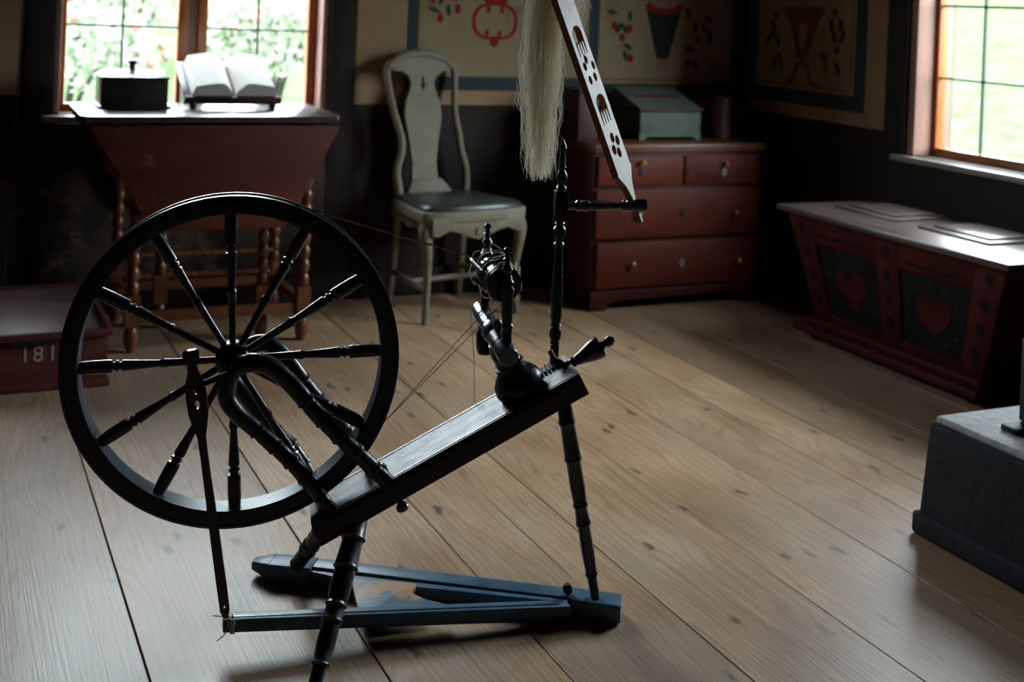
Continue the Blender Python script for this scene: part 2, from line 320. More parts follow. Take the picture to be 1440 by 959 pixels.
# ------------------------------------------------------------------ the room
XL, XR, YF, YB, ZC = -1.3, 3.40, -1.5, 4.85, 2.3
WT = 0.22
floor = struct(MB().box(XL, XR, YF, YB, -0.12, -0.028).build('floor', 'gap'))
seams = [-1.3, -0.98, -0.73, -0.47, -0.20, 0.09, 0.389, 0.78, 1.085, 1.393, 1.690, 1.983, 2.222, 2.40, 2.68, 2.98, 3.2, 3.4]
for k in range(len(seams)-1):
    dz = random.uniform(-0.0012, 0.0)
    MB().box(seams[k]+0.0016, seams[k+1]-0.0016, YF, YB, -0.028, dz).build('floor_board', 'floor', floor, bevel=0.0012, bseg=1)
struct(MB().box(XL-WT, XR+WT, YF-WT, YB+WT, ZC, ZC+0.1).build('ceiling', 'ceil'))
struct(MB().box(XL-WT, XL, YF-WT, YB+WT, -0.12, ZC).build('wall_left', 'wall'))
struct(MB().box(XL, XR+WT, YF-WT, YF, -0.12, ZC).build('wall_front', 'wall'))
# back wall with its window opening
WX0, WX1, WZ0, WZ1 = 0.415, 1.435, 0.735, 1.97
b = MB(); b.box(XL, WX0, YB, YB+WT, -0.12, ZC); b.box(WX1, XR+WT, YB, YB+WT, -0.12, ZC); b.box(WX0, WX1, YB, YB+WT, -0.12, WZ0); b.box(WX0, WX1, YB, YB+WT, WZ1, ZC)
struct(b.build('wall_back', 'wall'))
RY0, RY1, RZ0, RZ1 = 2.70, 3.76, 0.69, 1.87
b = MB(); b.box(XR, XR+WT, YF, RY0, -0.12, ZC); b.box(XR, XR+WT, RY1, YB, -0.12, ZC); b.box(XR, XR+WT, RY0, RY1, -0.12, RZ0); b.box(XR, XR+WT, RY0, RY1, RZ1, ZC)
struct(b.build('wall_right', 'wallr'))

def window(name, o, ex, n_out, frames, cols, rows, zlo, zhi, wide):
    # o: origin in the glass plane, ex: along the wall, n_out: outwards; frames: sash frame bars (a0,a1); cols: sashes as lists of pane edges
    o, ex, n_out = Vector(o), Vector(ex), Vector(n_out)
    def blk(mb, a0, a1, z0, z1, d0, d1):
        q = [o + ex*a + n_out*d + Vector((0, 0, z)) for z in (z0, z1) for a, d in ((a0, d0), (a1, d0), (a1, d1), (a0, d1))]; mb.hexa(q)
    root = MB(); blk(root, wide[0], wide[1], zlo-0.035, zlo-0.012, -0.012, 0.03); w = struct(root.build(name, 'frame', bevel=0.002))
    for a0, a1 in frames:
        p = MB(); blk(p, a0, a1, zlo-0.012, zhi+0.035, -0.012, 0.03); p.build('frame_post', 'frame', w, bevel=0.003)
    p = MB(); blk(p, wide[0], wide[1], zhi, zhi+0.035, -0.012, 0.03); p.build('frame_head', 'frame', w, bevel=0.003)
    for es in cols:
        p = MB(); blk(p, es[0], es[-1], zlo-0.012, zlo, -0.012, 0.03); p.build('frame_rail', 'frame', w, bevel=0.002)
        for e in es[1:-1]:
            p = MB(); blk(p, e-0.004, e+0.004, zlo, zhi, -0.004, 0.008); p.build('muntin', 'lead', w)
        for z in rows[1:-1]:
            p = MB(); blk(p, es[0], es[-1], z-0.004, z+0.004, -0.004, 0.008); p.build('muntin', 'lead', w)
        for e0, e1 in zip(es, es[1:]):
            for z0, z1 in zip(rows, rows[1:]):
                p = MB(); a = [o + ex*x + Vector((0, 0, z)) + n_out*0.002 for x, z in ((e0, z0), (e1, z0), (e1, z1), (e0, z1))]
                p.add(a, [(0, 1, 2, 3)]); p.build('pane', 'glass', w)
    return w
window('window_1', (0, 4.95, 0), (1, 0, 0), (0, 1, 0), [(0.432, 0.456), (0.860, 0.897), (0.937, 0.972), (1.370, 1.405)],
       [[0.456, 0.657, 0.860], [0.972, 1.170, 1.370]], [0.765, 1.057, 1.349, 1.641, 1.93], 0.765, 1.93, (0.432, 1.405))
window('window_2', (3.50, 0, 0), (0, 1, 0), (1, 0, 0), [(3.700, 3.722), (3.225, 3.255), (2.745, 2.767)],
       [[2.767, 2.996, 3.225], [3.255, 3.485, 3.700]], [0.722, 0.988, 1.262, 1.536, 1.82], 0.722, 1.82, (2.745, 3.722))
# centre post between the two sashes, jamb linings, sills
def trim(name, mb, mtl, bevel=0.003): return struct(mb.build(name, mtl, bevel=bevel))
trim('trim_1', MB().box(0.897, 0.937, 4.955, 5.0, 0.73, 1.97), 'jamb')
trim('trim_2', MB().box(0.412, 0.432, 4.852, 5.04, 0.73, 1.97), 'jamb')
trim('trim_3', MB().box(1.405, 1.437, 4.852, 5.04, 0.73, 1.97), 'jamb')
trim('trim_4', MB().box(0.372, 1.47, 4.80, 5.07, 0.708, 0.730), 'sill')
trim('trim_5', MB().box(3.402, 3.58, 3.722, 3.762, 0.69, 1.87), 'jamb')
trim('trim_6', MB().box(3.402, 3.58, 2.70, 2.745, 0.69, 1.87), 'jamb')
trim('trim_7', MB().box(3.37, 3.62, 2.66, 3.815, 0.664, 0.687), 'sill')
b = MB(); b.box(1.437, 1.54, 4.836, 4.852, 0, 2.28); trim('trim_8', b, 'wallr')
b = MB(); b.box(0.31, 0.412, 4.836, 4.852, 0.735, 2.28); trim('trim_9', b, 'wallr')
b = MB(); b.box(-0.6, 1.437, 4.838, 4.852, 0.11, 0.700); trim('trim_11', b, 'plaster')
b = MB(); b.box(3.386, 3.402, 3.762, 3.875, 0.69, 2.28); trim('trim_10', b, 'wallr')
b = MB(); b.box(XL, XR, 4.83, 4.852, 0, 0.11); struct(b.build('baseboard_back', 'wallr', bevel=0.004))
b = MB(); b.box(3.378, 3.402, YF, 4.83, 0, 0.11); struct(b.build('baseboard_right', 'wallr', bevel=0.004))

# ------------------------------------------------------------------ outside
b = MB(); n = 24; x0, x1, y0, y1 = -40, 60, 5.3, 90
def hill(x, y): return -0.45 + 0.125*max(0, math.hypot(max(0, x-3.7, -3-x), max(0, y-5.3))-1.0)
vs = []; fs = []
gx = [-40, -20, -8, -3, 0, 3.7, 5, 7, 10, 15, 22, 35, 60]; gy = [-40, -15, -5, 0, 3, 5.3, 7, 9, 12, 16, 24, 40, 80]
for y in gy:
    for x in gx: vs.append((x, y, hill(x, y)))
for j in range(len(gy)-1):
    for i in range(len(gx)-1):
        if gx[i+1] <= 3.7 and gx[i] >= -3 and gy[j+1] <= 5.3 and gy[j] >= -5: continue
        k = j*len(gx)+i; fs.append((k, k+1, k+1+len(gx), k+len(gx)))
g = struct(b.add(vs, fs).build('ground', 'grass'))
b = MB(); pv = []; pf = []
for k in range(13):
    x = -4 + k*0.75; yy = 6.6 + 0.25*math.sin(k*0.7); pv += [(x, yy, hill(x, yy)+0.03), (x, yy+2.3, hill(x, yy+2.3)+0.05)]
    if k: pf.append((2*k-2, 2*k, 2*k+1, 2*k-1))
tag(b.add(pv, pf).build('garden_path', 'path'), 'pale gravel garden path running past the back window', 'path')
def shrub(x, y, r, h, label, blooms):
    t = thing('garden_shrub', label, 'shrub', (x, y, hill(x, y)), 0, 'shrubs outside the window')
    lf = MB(); rnd = random.Random(int(x*100+y))
    for k in range(1800):
        th, ph = rnd.uniform(0, 2*PI), math.acos(rnd.uniform(-0.3, 1)); q = rnd.uniform(0.6, 1)
        c = Vector((r*q*math.sin(ph)*math.cos(th), r*q*math.sin(ph)*math.sin(th), h*0.5 + h*0.5*q*math.cos(ph)))
        d = Vector((rnd.gauss(0, 1), rnd.gauss(0, 1), rnd.gauss(0, 1))).normalized(); e = d.orthogonal().normalized(); s_ = rnd.uniform(0.03, 0.06)
        lf.add([c-d*s_, c+e*s_*0.5, c+d*s_, c-e*s_*0.5], [(0, 1, 2, 3)])
    lf.build('foliage', 'bush', t)
    st = MB()
    for k in range(5): a = k*1.25; st.tube([(0, 0, -0.05), (0.15*r*math.cos(a), 0.15*r*math.sin(a), h*0.3), (0.5*r*math.cos(a), 0.5*r*math.sin(a), h*0.75)], [0.03, 0.02, 0.01], 6)
    st.build('stems', 'wallr', t)
    bl = MB()
    for k in range(blooms):
        th, ph = rnd.uniform(0, 2*PI), math.acos(rnd.uniform(0.0, 1)); c = Vector((r*math.sin(ph)*math.cos(th), r*math.sin(ph)*math.sin(th), h*0.5+h*0.5*math.cos(ph)))
        bl.lathe(c-Vector((0, 0, 0.05)), c+Vector((0, 0, 0.04)), [(0, 0.01), (0.4, 0.04), (0.8, 0.045), (1, 0.02)], 7)
    if blooms: bl.build('blossom', 'bloom', t)
shrub(0.95, 10.2, 0.75, 1.1, 'leafy garden shrub with pink blossoms seen through the left window sash', 16)
shrub(2.65, 10.6, 0.65, 1.25, 'taller garden shrub with pink blossoms seen through the right window sash', 14)
shrub(1.75, 12.9, 0.9, 1.2, 'round green garden shrub without blossoms beyond the path', 0)

# ------------------------------------------------------------------ wall canvases with folk painting
def motif_set(root, o, ex, ez, th=0.0015):
    def put(name, poly, mtl, lift=0.0):
        ez3 = Vector(ex).cross(Vector(ez)).normalized(); return MB().prism(poly, Vector(o) + ez3*lift, ex, ez, th).build(name, mtl, root)
    return put
def ring(cx, cz, rx, rz, w, n=28):
    return oval(cx, cz, rx, rz, 0, n), oval(cx, cz, rx-w, rz-w, 0, n)
def ring_mesh(name, root, o, ex, ez, cx, cz, rx, rz, w, mtl, p=2.6):
    mb = MB(); n = 32; vs = []; fs = []; ex, ez, o = Vector(ex), Vector(ez), Vector(o); nn = ex.cross(ez).normalized()
    for k in range(n):
        t = 2*PI*k/n; c, s_ = math.cos(t), math.sin(t); f = (abs(c)**p + abs(s_)**p)**(-1/p)
        for q, l in ((1, 0.001), (1, 0.0025), ((rx-w)/rx, 0.0025), ((rx-w)/rx, 0.001)): vs.append(o + ex*(cx+rx*q*c*f) + ez*(cz+rz*q*s_*f) + nn*l)
    for k in range(n):
        a, b2 = 4*k, 4*((k+1) % n)
        for j in range(4): fs.append((a+j, b2+j, b2+(j+1) % 4, a+(j+1) % 4))
    return mb.add(vs, fs).build(name, mtl, root)
def leaf_poly(cx, cz, l, w, rot): return oval(cx, cz, w, l, rot, 10)
EX, EZ = (1, 0, 0), (0, 0, 1)
NB = 4.846   # face of the canvas on the back wall; ex x ez points into the room (-Y)
cv = tag(MB().box(1.545, 3.386, NB, 4.852, 0.775, 2.12).build('wall_canvas', 'canvas_tan'), 'painted linen canvas with red ring and dark urn on the back wall', 'wall hanging')
P_ = motif_set(cv, (0, NB, 0), EX, EZ)
def rect(x0, x1, z0, z1): return [(x0, z0), (x1, z0), (x1, z1), (x0, z1)]
P_('picture_field', rect(1.80, 2.59, 0.893, 2.0), 'canvas'); P_('picture_field', rect(2.64, 3.33, 0.872, 2.0), 'canvas')
for r_ in (rect(1.758, 1.80, 0.835, 2.04), rect(1.80, 2.59, 0.835, 0.893), rect(2.59, 2.64, 0.80, 2.04), rect(2.64, 3.33, 0.80, 0.872), rect(3.33, 3.384, 0.80, 2.04), rect(1.758, 3.384, 2.0, 2.05)):
    P_('border_band', r_, 'teal', 0.0005)
P_('border_line', rect(1.80, 1.806, 0.893, 2.0), 'brick', 0.0008); P_('border_line', rect(2.64, 3.33, 0.887, 0.892), 'brick', 0.0008)
part_label(ring_mesh('painted_ring', cv, (0, NB, 0), EX, EZ, 2.143, 1.125, 0.104, 0.078, 0.016, 'pred'), 'red painted ring')
P_('painted_dot', oval(2.143, 1.042, 0.021, 0.024), 'pred', 0.002)
P_('painted_crown', [(2.10, 1.198), (2.19, 1.198), (2.215, 1.24), (2.16, 1.225), (2.143, 1.25), (2.126, 1.225), (2.075, 1.24)], 'pred', 0.002)
for x, z in ((2.112, 1.175), (2.172, 1.175), (2.108, 1.076), (2.165, 1.074)): P_('painted_tooth', oval(x, z, 0.009, 0.016), 'pred', 0.002)
for x, z in ((1.897, 1.132), (1.973, 1.172), (1.915, 1.25), (1.86, 1.21), (2.30, 1.20), (2.36, 1.14)): P_('painted_flower', oval(x, z, 0.013, 0.021, 0.1), 'pred', 0.001)
for x, z, a in ((1.932, 1.165, 0.1), (1.868, 1.165, 1.2), (1.90, 1.21, -0.4), (1.955, 1.225, 0.5), (2.325, 1.23, 0.4)): P_('painted_leaf', leaf_poly(x, z, 0.026, 0.010, a), 'pgreen', 0.001)
P_('painted_urn', [(2.935, 0.985), (2.995, 0.985), (3.045, 1.16), (3.05, 1.20), (2.875, 1.20), (2.885, 1.16)], 'pdark', 0.001)
P_('painted_urn_foot', [(2.92, 0.935), (3.01, 0.935), (2.985, 0.985), (2.945, 0.985)], 'ppink', 0.001)
P_('painted_urn_lip', oval(2.965, 1.215, 0.10, 0.032), 'pred', 0.0015)
P_('painted_urn_mouth', oval(2.965, 1.232, 0.07, 0.022), 'ppink', 0.002)
for x, z in ((2.715, 1.125), (2.79, 1.115), (2.755, 1.075), (2.80, 0.985), (3.145, 1.08), (3.10, 0.97), (3.24, 0.965), (3.20, 1.115)): P_('painted_flower', oval(x, z, 0.015, 0.02, 0.3), 'pred', 0.001)
for x, z, a in ((2.735, 1.115, -0.5), (2.765, 1.115, 0.6), (2.785, 1.035, 1.1), (2.775, 0.995, 0.3), (2.79, 1.17, 0), (2.70, 1.185, 1.4), (3.13, 1.13, -0.3), (3.175, 1.13, 0.4), (3.11, 1.03, 1.2), (3.14, 0.96, 0.1), (3.20, 1.17, 0.9), (3.09, 1.19, 0.2), (3.21, 1.08, -0.2)): P_('painted_leaf', leaf_poly(x, z, 0.026, 0.011, a), 'pgreen' if x < 3.05 else 'pdark', 0.001)
# right wall: ex = -Y so that ex x ez points to -X
NR = 3.394
EY = (0, -1, 0)
cr = tag(MB().box(NR, 3.402, 3.882, 4.80, 0.768, 2.12).build('wall_canvas', 'canvas_tan'), 'painted linen canvas with red footed goblet urn on the window side wall', 'wall hanging')
P_ = motif_set(cr, (NR, 0, 0), EY, EZ)
def rr(y0, y1, z0, z1): return [(-y1, z0), (-y0, z0), (-y0, z1), (-y1, z1)]
P_('picture_field', rr(4.065, 4.735, 0.885, 2.0), 'canvas')
for r_ in (rr(4.0, 4.065, 0.822, 2.05), rr(4.065, 4.735, 0.822, 0.885), rr(4.735, 4.79, 0.822, 2.05), rr(4.065, 4.735, 2.0, 2.05)): P_('border_band', r_, 'teal', 0.0005)
P_('border_line', rr(4.085, 4.09, 0.90, 2.0), 'brick', 0.0006); P_('border_line', rr(4.09, 4.72, 0.90, 0.905), 'brick', 0.0006)
P_('painted_goblet', [(-4.44, 1.02), (-4.375, 1.02), (-4.30, 1.19), (-4.27, 1.21), (-4.27, 1.24), (-4.54, 1.24), (-4.54, 1.21), (-4.51, 1.19)], 'brick', 0.001)
P_('painted_goblet_light', [(-4.42, 1.06), (-4.395, 1.06), (-4.375, 1.17), (-4.435, 1.17)], 'canvas', 0.0016)
for s_ in (-1, 1):
    P_('painted_foot', [(-4.407+s_*q*1.0, z) for q, z in ((0.0, 1.02), (0.045, 0.99), (0.07, 0.93), (0.105, 0.92), (0.10, 0.905), (0.055, 0.91), (0.03, 0.975), (0.0, 1.0))][::s_], 'brick', 0.001)
for y, z in ((4.62, 1.12), (4.57, 1.02), (4.18, 1.07), (4.25, 0.99), (4.20, 1.22), (4.60, 1.20)): P_('painted_flower', oval(-y, z, 0.018, 0.022), 'brick', 0.001)
for y, z, a in ((4.58, 1.09, 0.4), (4.65, 1.09, -0.4), (4.55, 0.985, 0.2), (4.60, 0.985, -0.2), (4.20, 1.12, 0.4), (4.15, 1.12, -0.5), (4.16, 1.17, 0.2), (4.22, 1.17, 0), (4.26, 1.035, 0.9), (4.17, 0.99, 0.5), (4.62, 1.16, 0.8)): P_('painted_leaf', leaf_poly(-y, z, 0.03, 0.014, a), 'pdark', 0.001)
cl = tag(MB().box(-1.2, 0.295, NB, 4.852, 0.80, 2.12).build('wall_canvas', 'canvas_tan'), 'plain brown linen canvas on the back wall left of the window frame', 'wall hanging')
MB().box(0.02, 0.06, NB-0.0015, NB, 0.86, 2.06).build('border_band', 'teal', cl)

# ------------------------------------------------------------------ spinning wheel (local frame: x along the bench, y away, z up)
WA = math.radians(14); V0 = 2.42; UO = 0.30
uW = Vector((math.cos(WA), -math.sin(WA), 0)); vW = Vector((math.sin(WA), math.cos(WA), 0))
SW = thing('spinning_wheel', 'dark blue painted flax spinning wheel with slanted bench, standing on the plank floor', 'spinning wheel', uW*UO + vW*V0, -WA)
def q3(u, v, z): return Vector((u-UO, v, z))
TH = math.radians(28.9); E_ = Vector((math.cos(TH), 0, math.sin(TH))); N_ = Vector((-math.sin(TH), 0, math.cos(TH)))
B0 = q3(0.105, 0, 0.2243)                                  # low end, top centre of the bench
def bp(s, v, n): return B0 + E_*s + Vector((0, v, 0)) + N_*n
# bench plank with a moulded edge: cross section swept along its length
BL = 0.567
sec = [(-0.069, -0.043), (0.069, -0.043), (0.069, -0.010), (0.0665, -0.008), (0.0665, -0.005), (0.064, -0.003), (0.064, 0.0), (-0.064, 0.0), (-0.064, -0.003), (-0.0665, -0.005), (-0.0665, -0.008), (-0.069, -0.010)]
b = MB(); ns = len(sec); vs = [bp(0, v, n_) for v, n_ in sec] + [bp(BL, v, n_) for v, n_ in sec]
b.add(vs, [tuple(range(ns)), tuple(range(2*ns-1, ns-1, -1))] + [(k, (k+1) % ns, (k+1) % ns+ns, k+ns) for k in range(ns)])
bench = b.build('bench', 'bench', SW)
for v in (-0.057, 0.057): MB().bar(bp(0.02, v, 0.0005), bp(BL-0.01, v, 0.0005), 0.0025, 0.0015, N_).build('bench_moulding', 'blue', bench)
# legs
legp = [(0, .013), (.04, .017), (.14, .0195), (.155, .0225), (.17, .0185), (.30, .0205), (.315, .0225), (.33, .0185), (.44, .019), (.50, .0165), (.515, .0195), (.53, .016), (.58, .0175), (.595, .0195), (.61, .0155), (.72, .0165), (.80, .014), (.815, .0165), (.83, .0125), (1, .0105)]
def leg(a, b_, prof=legp, k=1.0): return MB().lathe(a, b_, [(t, r*k) for t, r in prof]).build('leg', 'post', SW, smooth=0.6)
leg(q3(0.197, -0.035, 0.235), q3(0.108, -0.252, 0.0), k=1.05)
leg(q3(0.160, 0.035, 0.215), q3(0.076, 0.226, 0.0), k=0.95)
leg(q3(0.583, 0.0, 0.455), q3(0.677, -0.004, 0.0), k=0.80)
# drive wheel
HU, HZ, RO, RI = -0.050, 0.515, 0.309, 0.2755
hc = q3(HU, 0, HZ)
pr = [(RI, -0.026), (RI+0.003, -0.028), (RO-0.012, -0.028), (RO-0.008, -0.025), (RO-0.006, -0.027), (RO, -0.024), (RO, -0.017), (RO-0.008, -0.011), (RO-0.002, -0.003), (RO-0.002, 0.003), (RO-0.008, 0.011), (RO, 0.017), (RO, 0.024), (RO-0.006, 0.027), (RO-0.008, 0.025), (RO-0.012, 0.028), (RI+0.003, 0.028), (RI, 0.026)]
b = MB(); vs = []; fs = []; n = 120; k_ = len(pr)
for j in range(n):
    t = 2*PI*j/n
    for r, y in pr: vs.append(hc + Vector((r*math.cos(t), y, r*math.sin(t))))
for j in range(n):
    for i in range(k_): a, c = j*k_, ((j+1) % n)*k_; fs.append((a+i, a+(i+1) % k_, c+(i+1) % k_, c+i))
rim = b.add(vs, fs).build('drive_wheel', 'rim', SW, smooth=0.5)
b = MB(); b.lathe(hc+Vector((0, -0.05, 0)), hc+Vector((0, 0.05, 0)), [(0, .010), (.04, .014), (.12, .015), (.14, .021), (.20, .021), (.22, .017), (.30, .030), (.36, .033), (.64, .033), (.70, .030), (.78, .017), (.80, .021), (.86, .021), (.88, .015), (.96, .014), (1, .010)], 24)
b.build('hub', 'blue', rim, smooth=0.5)
spp = [(0, .0062), (.30, .0072), (.38, .0080), (.39, .0095), (.40, .0082), (.42, .0065), (.55, .0085), (.66, .0105), (.68, .0105), (.685, .0075), (.70, .0072), (.705, .0105), (.72, .0108), (.73, .0078), (.745, .0076), (.75, .0118), (.77, .0125), (.90, .0125), (.985, .0112), (1, .0108)]
s0 = None
for k in range(12):
    if s0 is None: s0 = MB().lathe((0, 0, 0.028), (0, 0, RI+0.004), spp, 16).build('spoke', 'blue', rim, smooth=0.5); sp_ = s0
    else: sp_ = share('spoke', s0, rim)
    sp_.location = hc; sp_.rotation_euler = (0, -math.radians(3.0 + 30*k), 0)
# axle and crank
b = MB(); b.tube([q3(HU, 0.085, HZ), q3(HU, -0.075, HZ), q3(HU-0.004, -0.082, HZ-0.003), q3(HU-0.052, -0.083, HZ-0.022), q3(HU-0.057, -0.088, HZ-0.024), q3(HU-0.057, -0.112, HZ-0.024)], [.006, .006, .0055, .0055, .0055, .005], 8)
b.build('crank', 'iron', SW, smooth=0.6)
# goose-neck wheel posts, two on each side of the wheel
def post(path, v, r0, name='wheel_post'):
    pts = smooth_path([(u, v_, z) for u, v_, z in path], 8); n = len(pts); tot = [0]
    for a, c in zip(pts, pts[1:]): tot.append(tot[-1] + (Vector(c)-Vector(a)).length)
    pts2 = []; rad = []
    rings = [.44, .56, .67, .78, .90]
    for j in range(90):
        d = tot[-1]*j/89; i = max(k for k in range(n) if tot[k] <= d + 1e-9); i = min(i, n-2)
        t = (d-tot[i])/max(1e-9, tot[i+1]-tot[i]); p = Vector(pts[i]).lerp(Vector(pts[i+1]), t); f = j/89
        r = r0*(1.05 - 0.18*f) * (0.75 + 0.25*min(1, f/0.08))
        for g_ in rings:
            if abs(f-g_) < 0.008: r *= 1.13
            elif 0.008 <= f-g_ < 0.024: r *= 0.90
            elif 0.024 <= f-g_ < 0.07: r *= 0.97
        pts2.append(q3(p.x, p.y, p.z)); rad.append(r)
    return MB().tube(pts2, rad, 14).build(name, 'post', SW, smooth=0.6)
post([(-0.030, -0.052, 0.528), (-0.052, -0.052, 0.500), (-0.058, -0.052, 0.462), (-0.038, -0.051, 0.430), (0.004, -0.049, 0.393), (0.075, -0.046, 0.325), (0.143, -0.043, 0.240)], -0.05, 0.0160)
post([(-0.055, -0.052, 0.503), (-0.030, -0.052, 0.519), (-0.002, -0.053, 0.522), (0.026, -0.053, 0.511), (0.060, -0.054, 0.481), (0.103, -0.056, 0.433), (0.146, -0.057, 0.390), (0.247, -0.060, 0.295)], -0.05, 0.0168)
post([(-0.052, 0.052, 0.503), (-0.020, 0.052, 0.524), (0.006, 0.052, 0.530), (0.030, 0.052, 0.520), (0.055, 0.053, 0.492), (0.103, 0.055, 0.430), (0.160, 0.057, 0.367), (0.222, 0.058, 0.283)], 0.05, 0.0162)
post([(-0.035, 0.052, 0.522), (-0.054, 0.052, 0.498), (-0.056, 0.052, 0.468), (-0.030, 0.052, 0.437), (0.025, 0.050, 0.370), (0.075, 0.046, 0.320), (0.128, 0.043, 0.232)], 0.05, 0.0160)
# footman: flat paddle rod with two slots
fa = Vector((-0.123, 0.560)); fb = Vector((-0.041, 0.078)); ax = (fb-fa); Lf = ax.length; ax = ax/Lf
half = [(0.0, 0.012), (0.006, 0.015), (0.016, 0.014), (0.026, 0.008), (0.036, 0.0085), (0.055, 0.015), (0.085, 0.0185), (0.115, 0.0175), (0.140, 0.012), (0.158, 0.0075), (0.20, 0.0068), (0.34, 0.0085), (0.43, 0.0088), (Lf-0.015, 0.0085), (Lf-0.004, 0.005), (Lf, 0.001)]
outl = [(w, -t) for t, w in half] + [(-w, -t) for t, w in reversed(half)]
holes = [oval(0.0, -0.075, 0.0035, 0.005, 0, 8), oval(0.0, -0.098, 0.0045, 0.008, 0, 10), oval(0.0, -Lf+0.022, 0.0022, 0.0022, 0, 8)]
fo = obj('footman', flat_mesh([outl] + holes, 0.0055), 'blue', SW)
fo.matrix_local = Matrix.Translation(q3(fa.x, -0.100, fa.y)) @ Matrix.Rotation(-math.atan2(ax.x, -ax.y), 4, 'Y') @ Matrix.Rotation(PI/2, 4, 'X')
# treadle
td = (Vector((0.720, -0.016, 0)) - Vector((0.015, 0.243, 0))).normalized(); tn = Vector((-td.y, td.x, 0))
def tp(s, w, z): p = Vector((0.015, 0.243, 0)) + td*s + tn*w; return q3(p.x, p.y, z)
TL = (Vector((0.720, -0.016, 0)) - Vector((0.015, 0.243, 0))).length
b = MB()
for s0_, s1_, w0, w1, z0, z1, z2, z3 in ((0.03, 0.12, -0.030, 0.024, 0.004, 0.036, 0.002, 0.038), (0.12, TL-0.10, -0.016, 0.026, 0.006, 0.036, 0.006, 0.036), (TL-0.10, TL, -0.028, 0.026, 0.002, 0.038, 0.002, 0.036)):
    b.hexa([tp(s0_, w0, z0), tp(s1_, w0, z2), tp(s1_, w1, z2), tp(s0_, w1, z0), tp(s0_, w0, z1), tp(s1_, w0, z3), tp(s1_, w1, z3), tp(s0_, w1, z1)])
b.hexa([tp(-0.012, -0.010, 0.012), tp(0.03, -0.030, 0.004), tp(0.03, 0.024, 0.004), tp(-0.012, 0.014, 0.012), tp(-0.012, -0.010, 0.028), tp(0.03, -0.030, 0.036), tp(0.03, 0.024, 0.036), tp(-0.012, 0.014, 0.028)])
b.build('treadle_axle', 'tread', SW, bevel=0.0015)
b = MB(); b.hexa([tp(0.205, -0.044, 0.010), tp(TL-0.105, -0.032, 0.010), tp(TL-0.105, -0.020, 0.010), tp(0.10, -0.022, 0.010), tp(0.205, -0.044, 0.031), tp(TL-0.105, -0.032, 0.033), tp(TL-0.105, -0.020, 0.033), tp(0.10, -0.022, 0.031)])
b.build('treadle_rail', 'tread', SW, bevel=0.001)
b = MB(); pa, pb = q3(-0.047, -0.063, 0), q3(0.612, -0.012, 0); dd = (pb-pa).normalized(); nn = Vector((-dd.y, dd.x, 0))
def fp(t, w, z): return pa.lerp(pb, t) + nn*w + Vector((0, 0, z))
b.hexa([fp(0, -0.016, 0.040), fp(1, -0.016, 0.006), fp(1, 0.012, 0.006), fp(0, 0.014, 0.040), fp(0, -0.016, 0.064), fp(1, -0.016, 0.034), fp(1, 0.012, 0.034), fp(0, 0.014, 0.064)])
fr_ = b.build('treadle_arm', 'tread', SW, bevel=0.0015)
b = MB(); b.hexa([fp(0, -0.007, 0.0640), fp(0.97, -0.007, 0.0345), fp(0.97, -0.004, 0.0345), fp(0, -0.004, 0.0640), fp(0, -0.007, 0.0652), fp(0.97, -0.007, 0.0358), fp(0.97, -0.004, 0.0358), fp(0, -0.004, 0.0652)]); b.build('treadle_groove', 'blue', fr_)
bd = [(0.198, 0.132), (0.318, 0.100), (0.326, 0.092), (0.322, 0.080), (0.312, 0.066), (0.318, 0.050), (0.335, 0.030), (0.375, 0.004), (0.205, -0.030)]
b = MB(); b.prism([(x-UO, y) for x, y in bd], (0, 0, 0.022), (1, 0, 0), (0, 1, 0), 0.012); b.build('treadle_board', 'tread_worn', SW, bevel=0.001)
b = MB(); b.lathe(tp(TL-0.105, -0.006, 0.030), tp(TL-0.108, -0.008, 0.058), [(0, .004), (.4, .004), (.45, .010), (.8, .010), (1, .006)], 10); b.build('treadle_pin', 'iron', SW, smooth=0.6)
b = MB()
e0 = q3(-0.041, -0.100, 0.088); e1 = q3(-0.036, -0.066, 0.065)
b.tube(smooth_path([tuple(e0 + Vector((0.002, 0.004, 0.012))), tuple(e0 + Vector((0, 0.004, 0))), tuple(e1 + Vector((0, -0.016, 0.006))), tuple(e1 + Vector((0.006, 0, 0.002))), tuple(e1 + Vector((0.004, 0.012, -0.004)))], 5), 0.0016, 6)
b.tube(smooth_path([tuple(e1), tuple(e1+Vector((-0.012, -0.018, 0.008))), tuple(e1+Vector((-0.028, -0.022, 0.012)))], 5), 0.0011, 5)
b.tube(smooth_path([tuple(e1+Vector((0, -0.014, -0.004))), tuple(e1+Vector((-0.006, -0.018, -0.024))), tuple(e1+Vector((-0.020, -0.022, -0.034)))], 5), 0.0011, 5)
for k in range(3): b.tube([e1+Vector((0.004+0.003*k, -0.0175, 0.001)), e1+Vector((0.004+0.003*k, -0.0175, -0.025))], 0.0015, 6)
b.build('footman_cord', 'thread', SW)
# mother-of-all: bulbous pedestal and cross bar
pb_ = q3(0.506, 0.0, 0.446); pt_ = q3(0.4525, 0.0, 0.543)
b = MB(); b.lathe(pb_ - N_*0.004, pb_.lerp(pt_, 1.0), [(0, .040), (.05, .046), (.16, .050), (.28, .048), (.38, .040), (.46, .031), (.52, .028), (.54, .031), (.58, .031), (.60, .026), (.72, .024), (.80, .026), (1.0, .020)], 28)
b.build('pedestal', 'post', SW, smooth=0.7)
ba, bb = q3(0.457, -0.098, 0.539), q3(0.436, 0.128, 0.577)
b = MB(); b.lathe(ba, bb, [(0, .0185), (.01, .0195), (.20, .0195), (.21, .0170), (.22, .0195), (.40, .0185), (.41, .016), (.42, .0185), (.46, .022), (.56, .022), (.60, .018), (.78, .018), (.79, .0155), (.80, .018), (.98, .0175), (1, .0160)], 24)
b.build('cross_bar', 'painted_shine', SW, smooth=0.5)
